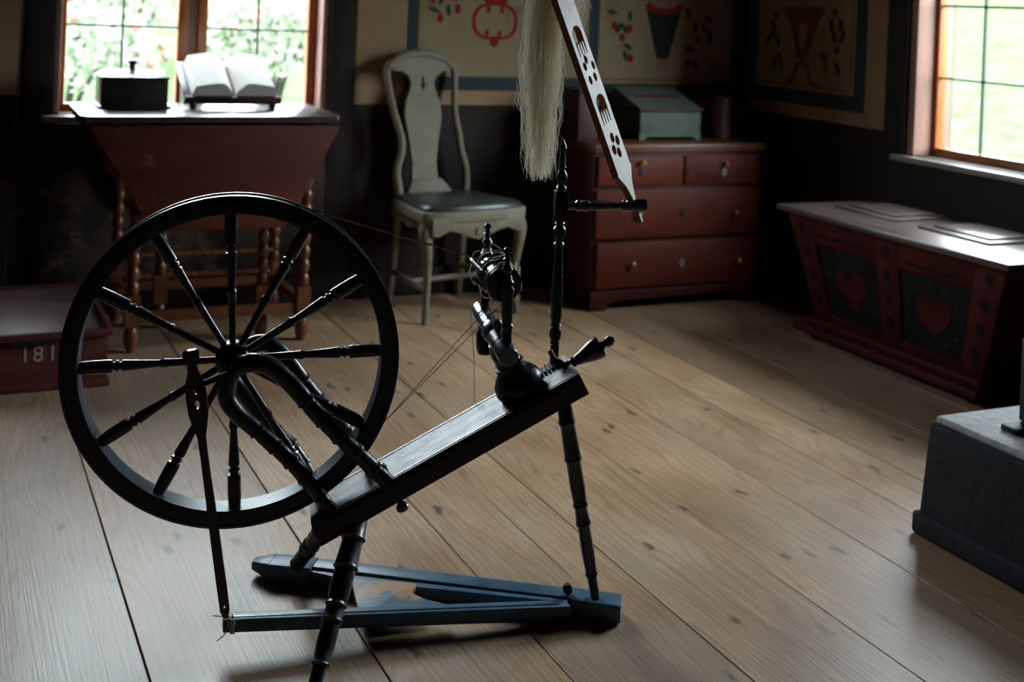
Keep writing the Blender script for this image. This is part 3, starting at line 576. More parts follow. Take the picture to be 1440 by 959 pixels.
b = MB(); b.lathe(q3(0.449, -0.020, 0.565), q3(0.446, -0.022, 0.592), [(0, .006), (.35, .006), (.4, .009), (.75, .0095), (1, .005)], 12); b.build('bar_peg', 'blue', SW, smooth=0.6)
b = MB(); b.lathe(q3(0.443, 0.098, 0.560), q3(0.447, 0.094, 0.492), [(0, .012), (.25, .013), (.35, .018), (.8, .0195), (.95, .017), (1, .012)], 18); b.build('bar_cup', 'blue', SW, smooth=0.6)
mdp = [(0, .0085), (.06, .0085), (.08, .0105), (.11, .0085), (.20, .010), (.23, .0115), (.25, .0095), (.34, .0105), (.50, .0115), (.56, .0125), (.66, .0125), (.69, .0085), (.70, .0100), (.72, .0075), (.745, .0070), (.78, .0108), (.80, .0095), (.84, .0052), (.87, .0050), (.885, .0078), (.90, .0048), (.935, .0045), (.95, .0068), (.98, .0068), (1, .003)]
def maiden(a, b_): return MB().lathe(a, b_, mdp, 18).build('maiden', 'blue', SW, smooth=0.5)
mA, mB = q3(0.4565, -0.075, 0.550), q3(0.450, -0.075, 0.742)
mC, mD = q3(0.4400, 0.085, 0.582), q3(0.4385, 0.085, 0.758)
maiden(mA, mB); maiden(mC, mD)
# flyer and bobbin between the maidens
fa_, fb_ = mA.lerp(mB, 0.60), mC.lerp(mD, 0.52)
fx = (fb_-fa_).normalized(); fz = Vector((0, 0, 1)); fz = (fz - fx*fz.dot(fx)).normalized(); fy = fz.cross(fx)
b = MB(); b.tube([fa_ - fx*0.022, fb_ + fx*0.01], 0.0045, 8); b.lathe(fa_-fx*0.024+fz*0.0, fa_-fx*0.010, [(0, .006), (.3, .009), (.8, .009), (1, .006)], 10); b.build('spindle', 'iron', SW, smooth=0.6)
b = MB(); L_ = (fb_-fa_).length
b.lathe(fa_+fx*0.018, fa_+fx*0.125, [(0, .024), (.03, .034), (.10, .035), (.12, .030), (.15, .035), (.22, .034), (.24, .020), (.30, .022), (.55, .026), (.78, .021), (.80, .031), (.92, .031), (1, .022)], 24); b.build('bobbin', 'blue', SW, smooth=0.5)
b = MB(); ang = math.radians(28); d1 = fy*math.cos(ang) + fz*math.sin(ang)
for s_ in (-1, 1):
    pts = smooth_path([tuple(fa_+fx*(L_-0.014)), tuple(fa_+fx*(L_-0.018)+d1*s_*0.030), tuple(fa_+fx*(L_-0.040)+d1*s_*0.046), tuple(fa_+fx*(L_-0.085)+d1*s_*0.047), tuple(fa_+fx*(L_-0.125)+d1*s_*0.045)], 6)
    b.tube(pts, [0.0075 - 0.0028*k/(len(pts)-1) for k in range(len(pts))], 8)
fly = b.build('flyer', 'blue', SW, smooth=0.7)
b = MB()
for s_ in (-1, 1):
    for k in range(6):
        p = fa_+fx*(L_-0.045-0.014*k)+d1*s_*0.050; b.tube(smooth_path([tuple(p), tuple(p+d1*s_*0.008), tuple(p+d1*s_*0.009+fz*0.006), tuple(p+d1*s_*0.003+fz*0.008)], 3), 0.0009, 5)
b.build('flyer_hooks', 'iron', fly)['kind'] = 'stuff'
b = MB(); rnd = random.Random(3)
for k in range(10):
    c = fa_ + fx*rnd.uniform(0.02, L_) ; pts = []
    a0 = rnd.uniform(0, 6.3)
    for j in range(6): a = a0 + j*0.5; r = 0.034 + 0.012*rnd.random(); pts.append(tuple(c + fy*math.cos(a)*r + fz*math.sin(a)*r + fx*(0.004*j+rnd.gauss(0, 0.004))))
    b.tube(smooth_path(pts, 3), 0.0006, 4)
for k in range(7):
    p = fa_ + fx*rnd.uniform(0.05, 0.12) - fy*0.045; p2 = p + Vector((rnd.uniform(-0.012, 0.006), 0, -rnd.uniform(0.03, 0.05))); b.tube(smooth_path([tuple(p+fz*0.02), tuple(p), tuple(p.lerp(p2, .5)+Vector((0.005, 0, 0))), tuple(p2)], 4), 0.0006, 4)
o = b.build('loose_fibres', 'flax', SW); o['kind'] = 'stuff'
# drive band, running from rim to bobbin, and a hanging yarn end
b = MB()
wt = hc + Vector((math.cos(math.radians(72))*RO, -0.011, math.sin(math.radians(72))*RO)); wh = fa_ + fx*0.03 + fz*0.033
b.tube([wt, wt.lerp(wh, 0.5)+Vector((0, 0, -0.001)), wh], 0.0017, 6)
kn = wt.lerp(wh, 0.66); b.tube([kn+Vector((-0.012, 0, -0.002)), kn+Vector((-0.004, 0, 0.002)), kn+Vector((0.004, 0, -0.002)), kn+Vector((0.012, 0, 0.002))], [0.0005, 0.003, 0.003, 0.0005], 6)
wl = hc + Vector((math.cos(math.radians(-24))*RO, -0.011, math.sin(math.radians(-24))*RO)); wq = fa_ + fx*0.03 - fz*0.034 - fy*0.005
b.tube([wl, wq], 0.0008, 5); wl2 = wl + Vector((0.004, 0.022, -0.006)); b.tube([wl2, fa_+fx*0.055-fz*0.030], 0.0008, 5)
b.build('drive_band', 'thread', SW)
b = MB(); y0_ = bb + Vector((-0.018, 0, -0.006)); y1_ = q3(0.4235, 0.068, 0.402)
b.tube([bb + Vector((-0.004, -0.01, 0.017)), y0_, y0_.lerp(y1_, .5)+Vector((0.003, 0, 0)), y1_], 0.0009, 5); b.tube([q3(0.430, 0.11, 0.594), q3(0.448, 0.06, 0.588), q3(0.436, 0.05, 0.585)], 0.0012, 5)
b.build('yarn_end', 'thread', SW)
# tension screw
sa, sb = bp(BL-0.015, 0.012, -0.004), bp(BL+0.098, 0.006, 0.000)
b = MB(); b.lathe(sa, sb, [(0, .010), (.10, .010), (.12, .0085), (.17, .0085), (.19, .0115), (.22, .0085), (.26, .0105), (.36, .013), (.56, .020), (.70, .0225), (.74, .021), (.76, .009), (.82, .006), (.85, .0095), (.93, .0105), (1, .005)], 20)
b.build('tension_screw', 'blue', SW, smooth=0.5)
b = MB()
for k in range(6): c = bp(BL-0.060+0.008*k, 0.036, 0.003); b.tube([c+Vector((0, -0.018, 0)), c+Vector((0, 0.016, 0))], 0.0036, 8)
b.build('screw_thread', 'blue', SW, smooth=0.6)
b = MB(); pk = bp(0.162, -0.052, -0.036); b.lathe(pk, pk+Vector((0.012, -0.016, -0.026)), [(0, .005), (.4, .005), (.5, .009), (.62, .012), (.82, .0125), (.94, .009), (1, .004)], 18); b.build('bench_peg', 'blue', SW, smooth=0.6)
pk = bp(0.205, 0.0, 0.0)
b = MB(); b.lathe(bp(0.152, 0.0, -0.002), bp(0.152, 0.0, 0.014), [(0, .010), (.4, .012), (.8, .010), (1, .004)], 14); b.build('bench_stud', 'blue', SW, smooth=0.6)
# distaff post with its arm
def zp(z): return (z-0.474)/(0.936-0.474)
pp = [(0.474, .0090), (0.526, .0086), (0.529, .0105), (0.533, .0088), (0.541, .0118), (0.553, .0118), (0.560, .0085), (0.564, .0110), (0.569, .0088), (0.580, .0108), (0.620, .0120), (0.655, .0105), (0.659, .0112), (0.664, .0098), (0.700, .0082), (0.722, .0078), (0.727, .0105), (0.731, .0078), (0.738, .0095), (0.748, .0130), (0.757, .0125), (0.763, .0080), (0.768, .0100), (0.771, .008), (0.836, .008), (0.839, .0105), (0.844, .0070), (0.848, .0085), (0.856, .0118), (0.864, .0112), (0.874, .0062), (0.880, .0080), (0.888, .0058), (0.898, .0068), (0.904, .0050), (0.914, .0060), (0.918, .0078), (0.924, .0060), (0.936, .001)]
DP = (0.576, 0.040)
b = MB(); b.lathe(q3(*DP, 0.474), q3(*DP, 0.936), [(zp(z), r) for z, r in pp], 20); dpost = b.build('distaff_post', 'blue', SW, smooth=0.5)
b = MB(); c = q3(*DP, 0.803); b.box(c.x-0.0125, c.x+0.0125, c.y-0.0125, c.y+0.0125, 0.772, 0.834); b.build('post_block', 'blue', dpost, bevel=0.002)
b = MB(); b.lathe(q3(0.586, 0.040, 0.803), q3(0.752, 0.040, 0.805), [(0, .0078), (.10, .0085), (.12, .0068), (.14, .0112), (.18, .0115), (.20, .0078), (.23, .0112), (.28, .0112), (.30, .0072), (.33, .0098), (.45, .0100), (.60, .0080), (.70, .0085), (.715, .0110), (.74, .0110), (.75, .0072), (.77, .0115), (.79, .0115), (.80, .0090), (.815, .0132), (.98, .0138), (1, .0128)], 20)
b.build('distaff_arm', 'painted_shine', SW, smooth=0.5)
b = MB(); c0 = q3(0.566, 0.020, 0.487)
b.tube(smooth_path([tuple(c0+Vector((-0.004, 0.002, 0.032))), tuple(c0+Vector((0.004, -0.004, 0.018))), tuple(c0+Vector((0.016, -0.004, 0.012))), tuple(c0+Vector((0.026, -0.010, 0.006)))], 4), 0.0048, 8); b.build('leather_wedge', 'leather', SW, smooth=0.7)

# ------------------------------------------------------------------ distaff board standing in the arm
def toW(p): return SW.matrix_world @ p
bpy.context.view_layer.update()
top = Vector((0.467, 0.040, 1.446)); tip = Vector((0.7275, 0.040, 0.803)); ad = (tip-top).normalized(); LB = (tip-top).length
# local: y up the board, x across; a is measured down from the top
def hy(a): return LB - a
W2 = 0.039
shoulder = LB - 0.082
outl = [(W2, hy(0)), (W2, hy(shoulder)), (W2+0.004, hy(shoulder+0.006)), (0.019, hy(shoulder+0.034)), (0.009, hy(shoulder+0.060)), (0.0055, hy(LB)), (0.0045, hy(LB+0.034)), (-0.0035, hy(LB+0.034)), (-0.0045, hy(LB)), (-0.0080, hy(shoulder+0.060)), (-0.018, hy(shoulder+0.034)), (-W2-0.003, hy(shoulder+0.006)), (-W2, hy(shoulder)), (-W2, hy(0))]
holes = []
def comb(a):                                              # arched opening whose lower edge is cut into four teeth slots
    p = oval(0, hy(a+0.018), 0.025, 0.018, 0, 9, 0, PI)
    for k in range(4):
        xl = -0.025 + k*0.0133; p += [(xl, hy(a+0.036)), (xl+0.002, hy(a+0.062)), (xl+0.006, hy(a+0.062)), (xl+0.0085, hy(a+0.036))]
    holes.append(p)
A0 = LB - (1.213-0.803)/(1.446-0.803)*LB                   # where the frame's top edge crosses the board
def at(py): return A0 + py/280.0*(LB-A0)
comb(at(36)); comb(at(128))
for x, py, r in ((-0.009, 88, 0.2), (-0.001, 81, 0.2), (0.013, 93, 0.0), (-0.007, 107, 0.1), (0.008, 107, -0.1)): holes.append(oval(x*1.9, hy(at(py)), 0.0085, 0.0095, r, 12))
for k in range(4): a = PI/2*k+0.3; holes.append(oval(0.0165*math.cos(a), hy(at(197))+0.018*math.sin(a), 0.0108, 0.0108, 0.2, 12))
for x, py in ((0.0, -30), (0.0, -70)): holes.append(oval(x, hy(at(py)), 0.009, 0.014, 0, 14))
db = obj('distaff_board', flat_mesh([outl] + holes, 0.0068), 'board', None)
for p in db.data.polygons: p.use_smooth = False
db.data.materials.append(M['boardedge'])
for p in db.data.polygons:
    if abs(p.normal.z) < 0.5: p.material_index = 1
tag(db, 'pale pierced distaff board with comb and leaf cut-outs leaning from the wheel arm', 'distaff')
yv = -ad; rotf = math.radians(55); base_n = Vector((0, -1, 0)); base_n = (base_n - yv*base_n.dot(yv)).normalized()
nrm = (Matrix.Rotation(rotf, 3, yv) @ base_n).normalized(); xv = yv.cross(nrm).normalized()
mw = Matrix.Identity(4)
for k in range(3): mw[k][0] = xv[k]; mw[k][1] = yv[k]; mw[k][2] = nrm[k]
tl = q3(*tip)
db.matrix_world = SW.matrix_world @ Matrix.Translation(tl) @ mw

# ------------------------------------------------------------------ flax hank hanging from the distaff
def hank(label, cu_, vo_, spread_top, spread_mid, zt, zb, n, seed, core, bend):
    # bend: above this height fraction the fibres draw in to where they are tied to the board
    gx_, gb_ = bend
    def draw(x, y, g_):
        k_ = max(0, (g_-gb_)/(1-gb_))**1.6; return x*(1-0.35*k_) + gx_*k_, y*(1-0.35*k_) + (0.048-vo_)*k_
    rnd = random.Random(seed); t = thing('flax_hank', label, 'flax', SW.matrix_world @ q3(cu_, vo_, zb)); t.rotation_euler = (0, 0, -WA)
    H_ = zt - zb
    st = MB()
    for k in range(n):
        a = rnd.uniform(0, 2*PI); rr_ = math.sqrt(rnd.random())
        ln = H_*(1.02 - 0.45*rnd.random()**1.7*(0.25+rr_)); ofs = rnd.uniform(-0.004, 0.004)
        pts = []; w1, w2, p1, p2 = rnd.gauss(0, 0.0032), rnd.gauss(0, 0.0028), rnd.uniform(0, 6), rnd.uniform(0, 6); fl = rnd.gauss(0, 0.006)
        m_ = 22
        for j in range(m_):
            f = j/(m_-1); z = H_ - ln*f; g_ = z/H_
            prof = spread_top + (spread_mid-spread_top)*math.sin(min(1, (1-g_)/0.55)*PI/2) - 0.016*max(0, (0.38-g_)/0.38)**1.5
            cx = core[0]*(1-g_) + core[1]*math.sin((1-g_)*PI)
            x = cx + prof*rr_*math.cos(a) + ofs + w1*math.sin(9*f+p1)*f*2 + 0.0035*math.sin(26*f+p2)*max(0, f-0.35)**0.7 + fl*f*f; y = prof*0.7*rr_*math.sin(a) + w2*math.sin(8*f+p2)*f*2 + 0.003*math.cos(24*f+p1)*max(0, f-0.35)**0.7
            if f > 0.6: x += rnd.gauss(0, 0.0022); z += rnd.gauss(0, 0.004); y += rnd.gauss(0, 0.002)
            x, y = draw(x, y, g_); pts.append((x, y, z))
        ra = rnd.uniform(0, PI); off = Vector((math.cos(ra), math.sin(ra), 0))*0.00062; pv_ = []
        for p in pts: pv_ += [Vector(p)-off, Vector(p)+off]
        st.add(pv_, [(2*j, 2*j+1, 2*j+3, 2*j+2) for j in range(m_-1)])
    o = st.build('fibres', 'flax', t); o['kind'] = 'stuff'
    cr_ = MB(); pts = []; rad = []
    for j in range(12):
        f = j/11; g_ = 1-f*0.72; pts.append(draw(core[0]*(1-g_)+core[1]*math.sin((1-g_)*PI)+0.004, 0.004, g_) + (H_*g_,)); rad.append(0.3*(spread_top*0.72 + (spread_mid-spread_top)*0.5*math.sin(min(1, (1-g_)/0.5)*PI/2))*(1-0.85*max(0, f-0.55)/0.45))
    cr_.tube(pts, rad, 14).build('core', 'flaxcore', t, smooth=1.2)
    return t
hank('long pale flax hank hanging down beside the distaff post', 0.553, 0.080, 0.026, 0.040, 1.40, 0.862, 760, 5, (-0.013, -0.012), (-0.060, 0.68))
hk = bpy.data.objects['flax_hank']
pr_ = [(-0.060+0.050*math.cos(t), -0.034+0.034*math.sin(t), 0.530) for t in [2*PI*k/28 for k in range(29)]]
b = MB(); vs = [Vector(p)+Vector((0, 0, d)) for p in pr_ for d in (-0.008, 0.008)]; b.add(vs, [(2*k, 2*k+2, 2*k+3, 2*k+1) for k in range(28)]); b.build('tie_ribbon', 'thread', hk, smooth=1.0)
hank('short wispy flax strands hanging behind the distaff board', 0.604, 0.125, 0.020, 0.022, 1.40, 1.125, 160, 9, (0.010, 0.0), (-0.108, 0.36))

# ------------------------------------------------------------------ gate-leg table
TX, TY = 0.88, 4.28
gt = thing('gateleg_table', 'red-brown gate-leg table with drop leaf and bobbin-turned legs below the window', 'table', (TX, TY, 0))
def tq(x, y, z): return Vector((x-TX, y-TY, z))
b = MB(); b.prism([(x-TX, y-TY) for x, y in ((0.462, 4.262), (1.305, 4.262), (1.330, 4.32), (1.335, 4.79), (0.470, 4.79), (0.452, 4.70), (0.448, 4.30))], (0, 0, 0.760), (1, 0, 0), (0, 1, 0), 0.023); b.build('table_top', 'tabletop', gt, bevel=0.004)
b = MB(); b.prism([(x-TX, z) for x, z in ((0.474, 0.752), (1.308, 0.752), (1.170, 0.478), (1.120, 0.405), (0.690, 0.405), (0.640, 0.478))], (0, -0.018, 0), (1, 0, 0), (0, 0, 1), 0.018); b.build('drop_leaf', 'leaf', gt, bevel=0.003)
b = MB(); b.prism([(x-TX, z) for x, z in ((0.474, 0.752), (1.308, 0.752), (1.170, 0.478), (1.120, 0.405), (0.690, 0.405), (0.640, 0.478))], (0, 0.51, 0), (1, 0, 0), (0, 0, 1), -0.018); b.build('drop_leaf', 'leaf', gt, bevel=0.003)
b = MB(); b.box(0.63-TX, 1.22-TX, 0.01, 0.03, 0.65, 0.76); b.box(0.63-TX, 1.22-TX, 0.44, 0.46, 0.65, 0.76); b.box(0.62-TX, 0.64-TX, 0.01, 0.46, 0.65, 0.76); b.box(1.205-TX, 1.225-TX, 0.01, 0.46, 0.65, 0.76); b.build('apron', 'redwood', gt)
def bobbin_prof(z0, z1, zz0, zz1, nb, r):
    out = []
    for k in range(nb*6+1): f = k/(nb*6); out.append((z0 + (z1-z0)*f, r*(0.62 + 0.38*abs(math.sin(f*nb*PI))**0.7)))
    return out
def tleg(x, y, foot=True):
    mb = MB()
    prof = [(0, .012), (0.02, .021), (0.055, .024), (0.085, .017), (0.088, .015)] if foot else [(0.05, .014), (0.088, .016)]
    mb.lathe(tq(x, y, 0), tq(x, y, 1), prof, 14)
    mb.lathe(tq(x, y, 0), tq(x, y, 1), bobbin_prof(0.185, 0.625, 0, 0, 9, 0.021), 14)
    mb.box(x-TX-0.0235, x-TX+0.0235, y-TY-0.0235, y-TY+0.0235, 0.086, 0.187); mb.box(x-TX-0.0225, x-TX+0.0225, y-TY-0.0225, y-TY+0.0225, 0.623, 0.758)
    return mb.build('leg', 'turn', gt, smooth=0.6)
for x, y in ((0.638, 4.305), (1.214, 4.305), (0.638, 4.72), (1.214, 4.72), (1.085, 4.365), (0.775, 4.60)): tleg(x, y)
def stretch(a, b_, w=0.03, h=0.035): MB().bar(tq(*a), tq(*b_), w, h).build('stretcher', 'turn', gt, bevel=0.003)
stretch((0.66, 4.305, 0.115), (1.19, 4.305, 0.115)); stretch((0.66, 4.72, 0.125), (1.19, 4.72, 0.125)); stretch((0.638, 4.33, 0.125), (0.638, 4.70, 0.125)); stretch((1.214, 4.33, 0.125), (1.214, 4.70, 0.125))
for z, y in ((0.245, 4.66), (0.16, 4.70)):
    MB().lathe(tq(0.66, y, z), tq(1.19, y, z), [(k/60, 0.011*(0.7+0.3*abs(math.sin(k/60*PI*16)))) for k in range(61)], 10).build('turned_rail', 'turn', gt, smooth=0.7)
stretch((1.11, 4.365, 0.25), (1.20, 4.62, 0.20), 0.022, 0.024)

# things on the table
ZT = 0.783
kb = thing('casket', 'black wooden casket with low pyramid lid and turned knob on the table', 'box', (0.652, 4.62, ZT))
MB().box(-0.124, 0.124, -0.105, 0.105, 0, 0.010).build('base_plate', 'blackbox', kb, bevel=0.003)
MB().box(-0.112, 0.112, -0.092, 0.092, 0.010, 0.102).build('body', 'blackbox', kb, bevel=0.002)
b = MB(); b.hexa([(-0.116, -0.096, 0.103), (0.116, -0.096, 0.103), (0.116, 0.096, 0.103), (-0.116, 0.096, 0.103), (-0.116, -0.096, 0.110), (0.116, -0.096, 0.110), (0.116, 0.096, 0.110), (-0.116, 0.096, 0.110)])
b.hexa([(-0.114, -0.094, 0.110), (0.114, -0.094, 0.110), (0.114, 0.094, 0.110), (-0.114, 0.094, 0.110), (-0.06, -0.035, 0.130), (0.06, -0.035, 0.130), (0.06, 0.035, 0.130), (-0.06, 0.035, 0.130)])
lid = b.build('lid', 'blackbox', kb, bevel=0.0015)
MB().lathe((0, 0, 0.129), (0, 0, 0.165), [(0, .020), (.15, .012), (.5, .010), (.7, .016), (.85, .020), (1, .015)], 16).build('knob', 'blackbox', lid, smooth=0.6)
# book rest with open book: slope rises away from the room
bx0, by0 = 0.998, 4.54
br = thing('book_rest', 'low sloping wooden book rest with small feet on the table', 'book stand', (bx0, by0, ZT))
SA = math.radians(27); se = Vector((0, math.cos(SA), math.sin(SA))); sn = Vector((0, -math.sin(SA), math.cos(SA))); sx = Vector((1, 0, 0))
def sl(x, s_, n_): return sx*x + se*s_ + sn*n_ + Vector((0, 0, 0.026))
b = MB(); b.hexa([sl(-0.175, 0, 0), sl(0.165, 0, 0), sl(0.165, 0.26, 0), sl(-0.175, 0.26, 0), sl(-0.175, 0, 0.012), sl(0.165, 0, 0.012), sl(0.165, 0.26, 0.012), sl(-0.175, 0.26, 0.012)]); b.build('slope', 'tabletop', br, bevel=0.003)
b = MB(); b.hexa([sl(-0.180, -0.014, -0.004), sl(0.172, -0.014, -0.004), sl(0.172, 0, -0.004), sl(-0.180, 0, -0.004), sl(-0.176, -0.014, 0.026), sl(0.168, -0.014, 0.026), sl(0.168, 0, 0.026), sl(-0.176, 0, 0.026)]); b.build('ledge', 'cover', br, bevel=0.003)
for x in (-0.145, 0.140):
    MB().lathe((x, -0.002, 0), (x, -0.002, 0.030), [(0, .009), (.3, .013), (.6, .014), (1, .016)], 12).build('foot', 'cover', br, smooth=0.7)
    MB().prism([(0.04, 0), (0.225, 0), (0.225, 0.124), (0.04, 0.036)], (x-0.006, 0, 0), (0, 1, 0), (0, 0, 1), 0.012).build('side_support', 'cover', br)
bk = thing('open_book', 'thick old book lying open on the book rest', 'book', (bx0, by0, ZT))
def bprof(sgn):
    o_ = []
    for k in range(13):
        f = k/12; x = sgn*(0.004 + 0.136*f); h = 0.008 + 0.046*math.sin(min(1, f/0.35)*PI/2) - 0.014*max(0, (f-0.35)/0.65)**1.5; o_.append((x, h))
    return o_
for sgn in (-1, 1):
    tp_ = bprof(sgn); poly = [(sgn*0.004, 0.0)] + [(sgn*0.150, 0.0)] + [(sgn*0.150, 0.008)] + [(x, h) for x, h in reversed(tp_)]
    mb = MB(); n = len(poly); vs = [sl(x, 0.004, 0.020+h) for x, h in poly] + [sl(x, 0.222, 0.020+h) for x, h in poly]
    mb.add(vs, [tuple(range(n)), tuple(range(2*n-1, n-1, -1))] + [(k, (k+1) % n, (k+1) % n+n, k+n) for k in range(n)]); pg = mb.build('page_block', 'paper', bk, smooth=0.5)
    mb = MB()
    mb.hexa([sl(sgn*0.002, 0.0, 0.013), sl(sgn*0.158, 0.0, 0.013), sl(sgn*0.158, 0.228, 0.013), sl(sgn*0.002, 0.228, 0.013), sl(sgn*0.002, 0.0, 0.019), sl(sgn*0.158, 0.0, 0.019), sl(sgn*0.158, 0.228, 0.019), sl(sgn*0.002, 0.228, 0.019)]); mb.build('cover', 'cover', bk, bevel=0.001)

# ------------------------------------------------------------------ dated chest at the left
dc = thing('dated_chest', 'low oxblood wooden chest with a painted date beside the table', 'chest', (0.06, 4.27, 0))
MB().box(-0.46, 0.462, -0.31, 0.31, 0.0, 0.152).build('body', 'boxred', dc, bevel=0.003)
b = MB(); b.box(-0.475, 0.472, -0.322, 0.322, 0.153, 0.166); ld = b.build('lid', 'boxlid', dc, bevel=0.002)
for x0, x1, y0, y1 in ((-0.475, 0.472, -0.324, -0.306), (-0.475, 0.472, 0.306, 0.324), (0.456, 0.474, -0.306, 0.306), (-0.477, -0.459, -0.306, 0.306)): MB().box(x0, x1, y0, y1, 0.156, 0.174).build('lid_rim', 'boxred', ld, bevel=0.002)
for ch_, x in (('1', 0.228), ('8', 0.264), ('1', 0.304)):
    tx = obj('painted_digit', text_mesh(ch_, 0.064), 'white', dc); tx.location = (x, -0.3105, 0.108); tx.rotation_euler = (PI/2, 0, 0)
MB().box(0.19, 0.30, -0.3225, -0.310, 0.140, 0.153).build('lock_plate', 'iron', dc)
MB().box(-0.468, 0.470, -0.316, 0.316, 0.0, 0.022).build('plinth', 'boxred', dc, bevel=0.003)
pole = tag(MB().tube([(0.262, 4.745, 0.172), (0.300, 4.80, 1.25), (0.315, 4.825, 1.9)], 0.0035, 8).build('slender_rod', 'wall', smooth=0.8), 'slender dark rod leaning from the chest against the back wall', 'rod')

# ------------------------------------------------------------------ chair
CH = thing('side_chair', 'pale painted side chair with vase splat back and leather seat', 'chair', (1.706, 4.385, 0), math.radians(10))
def csec(path, rads, name, seg=10): return MB().tube(smooth_path(path, 5), [r for k in range(len(rads)-1) for r in [rads[k]+(rads[k+1]-rads[k])*j/5 for j in range(5)]] + [rads[-1]], seg).build(name, 'chair', CH, smooth=0.9)
csec([(0.0, 0.0, 0.0), (0.004, 0.004, 0.06), (0.010, 0.012, 0.16), (0.000, 0.004, 0.27), (-0.008, 0.006, 0.335), (0.004, 0.02, 0.385)], [.014, .012, .0145, .020, .026, .026], 'leg')
csec([(0.412, 0.0, 0.0), (0.408, 0.004, 0.06), (0.404, 0.012, 0.16), (0.414, 0.004, 0.27), (0.420, 0.006, 0.335), (0.408, 0.02, 0.385)], [.014, .012, .0145, .020, .026, .026], 'leg')
YBk = 0.33
for sgn, xs in ((0, (0.045, 0.050, 0.052, 0.040, 0.062, 0.060, 0.030, 0.004, 0.020)), (1, (0.372, 0.366, 0.362, 0.362, 0.338, 0.330, 0.312, 0.318, 0.300))):
    zs = (0.0, 0.20, 0.42, 0.52, 0.60, 0.66, 0.76, 0.90, 0.955); ys = (0.36, 0.335, 0.32, 0.325, 0.332, 0.338, 0.350, 0.372, 0.380)
    csec(list(zip(xs, ys, zs)), [.015, .015, .017, .0155, .015, .0145, .0135, .0135, .013], 'back_post')
csec([(0.010, 0.372, 0.930), (0.060, 0.380, 0.968), (0.160, 0.385, 0.985), (0.255, 0.380, 0.968), (0.310, 0.372, 0.930)], [.014, .018, .022, .018, .014], 'crest_rail')
spl = [(0.105, 0.480), (0.225, 0.480), (0.218, 0.56), (0.232, 0.66), (0.248, 0.74), (0.240, 0.80), (0.222, 0.84), (0.212, 0.875), (0.226, 0.905), (0.258, 0.922), (0.294, 0.924), (0.285, 0.955), (0.225, 0.975), (0.160, 0.985), (0.095, 0.975), (0.032, 0.955), (0.026, 0.924), (0.066, 0.922), (0.096, 0.905), (0.110, 0.875), (0.100, 0.84), (0.082, 0.80), (0.078, 0.74), (0.094, 0.66), (0.108, 0.56)]
kh = [(0.162+x, 0.878+z) for x, z in ((-0.007, 0.022), (0.007, 0.022), (0.004, 0.006), (0.011, -0.012), (0.006, -0.022), (0.0, -0.040), (-0.006, -0.022), (-0.011, -0.012), (-0.004, 0.006))]
sp_ = obj('splat', flat_mesh([spl, kh], 0.008), 'chair', CH); sp_.matrix_local = Matrix.Translation((0, 0.265, 0)) @ Matrix.Rotation(PI/2 - 0.115, 4, 'X')
MB().hexa([(0.080, 0.300, 0.435), (0.290, 0.300, 0.435), (0.285, 0.336, 0.435), (0.085, 0.336, 0.435), (0.105, 0.308, 0.490), (0.240, 0.308, 0.490), (0.240, 0.332, 0.490), (0.105, 0.332, 0.490)]).build('shoe', 'chair', CH, bevel=0.004)
seatp = [(-0.026, 0.0), (0.0, -0.022), (0.10, -0.036), (0.206, -0.040), (0.312, -0.036), (0.412, -0.022), (0.440, 0.0), (0.440, 0.05), (0.400, 0.340), (0.030, 0.340), (-0.026, 0.05)]
def inset(poly, k): cx = sum(p[0] for p in poly)/len(poly); cy = sum(p[1] for p in poly)/len(poly); return [(cx+(x-cx)*k, cy+(y-cy)*k) for x, y in poly]
b = MB(); b.prism(seatp, (0, 0, 0.372), (1, 0, 0), (0, 1, 0), 0.044); b.build('seat_frame', 'chair', CH, bevel=0.008, bseg=3)
b = MB(); rings = [(0.93, 0.414), (0.93, 0.424), (0.86, 0.438), (0.6, 0.450), (0.3, 0.454)]; vs = []; fs = []; n = len(seatp)
for k, z in rings: vs += [(x, y, z) for x, y in inset(seatp, k)]
for j in range(len(rings)-1):
    for k in range(n): fs.append((j*n+k, j*n+(k+1) % n, (j+1)*n+(k+1) % n, (j+1)*n+k))
fs.append(tuple(range((len(rings)-1)*n, len(rings)*n))); fs.append(tuple(range(n-1, -1, -1)))
b.add(vs, fs).build('seat_pad', 'seat', CH, smooth=1.2)
ap = [(0.0, 0.395), (0.412, 0.395), (0.412, 0.330), (0.385, 0.325), (0.340, 0.345), (0.290, 0.335), (0.250, 0.318), (0.206, 0.306), (0.160, 0.318), (0.122, 0.335), (0.075, 0.345), (0.028, 0.325), (0.0, 0.330)]
b = MB(); b.prism(ap, (0, -0.012, 0), (1, 0, 0), (0, 0, 1), 0.020); aprn = b.build('front_apron', 'chair', CH, bevel=0.003)
MB().prism([(0.206+0.018*math.cos(t)*(1+0.3*math.cos(3*t)), 0.338+0.014*math.sin(t)) for t in [k*PI/8 for k in range(16)]], (0, -0.032, 0), (1, 0, 0), (0, 0, 1), 0.006).build('carved_shell', 'chair', aprn)
sd = [(0.0, 0.395), (0.33, 0.395), (0.33, 0.345), (0.25, 0.352), (0.17, 0.330), (0.09, 0.345), (0.03, 0.322), (0.0, 0.325)]
for x in (-0.008, 0.395): MB().prism(sd, (x, 0.01, 0), (0.12 if x < 0.1 else -0.10, 1, 0), (0, 0, 1), 0.016).build('side_apron', 'chair', CH, bevel=0.003)
csec([(0.010, 0.010, 0.118), (0.028, 0.18, 0.122), (0.050, 0.345, 0.125)], [.011, .013, .011], 'stretcher', 8); csec([(0.404, 0.010, 0.118), (0.386, 0.18, 0.122), (0.366, 0.345, 0.125)], [.011, .013, .011], 'stretcher', 8)
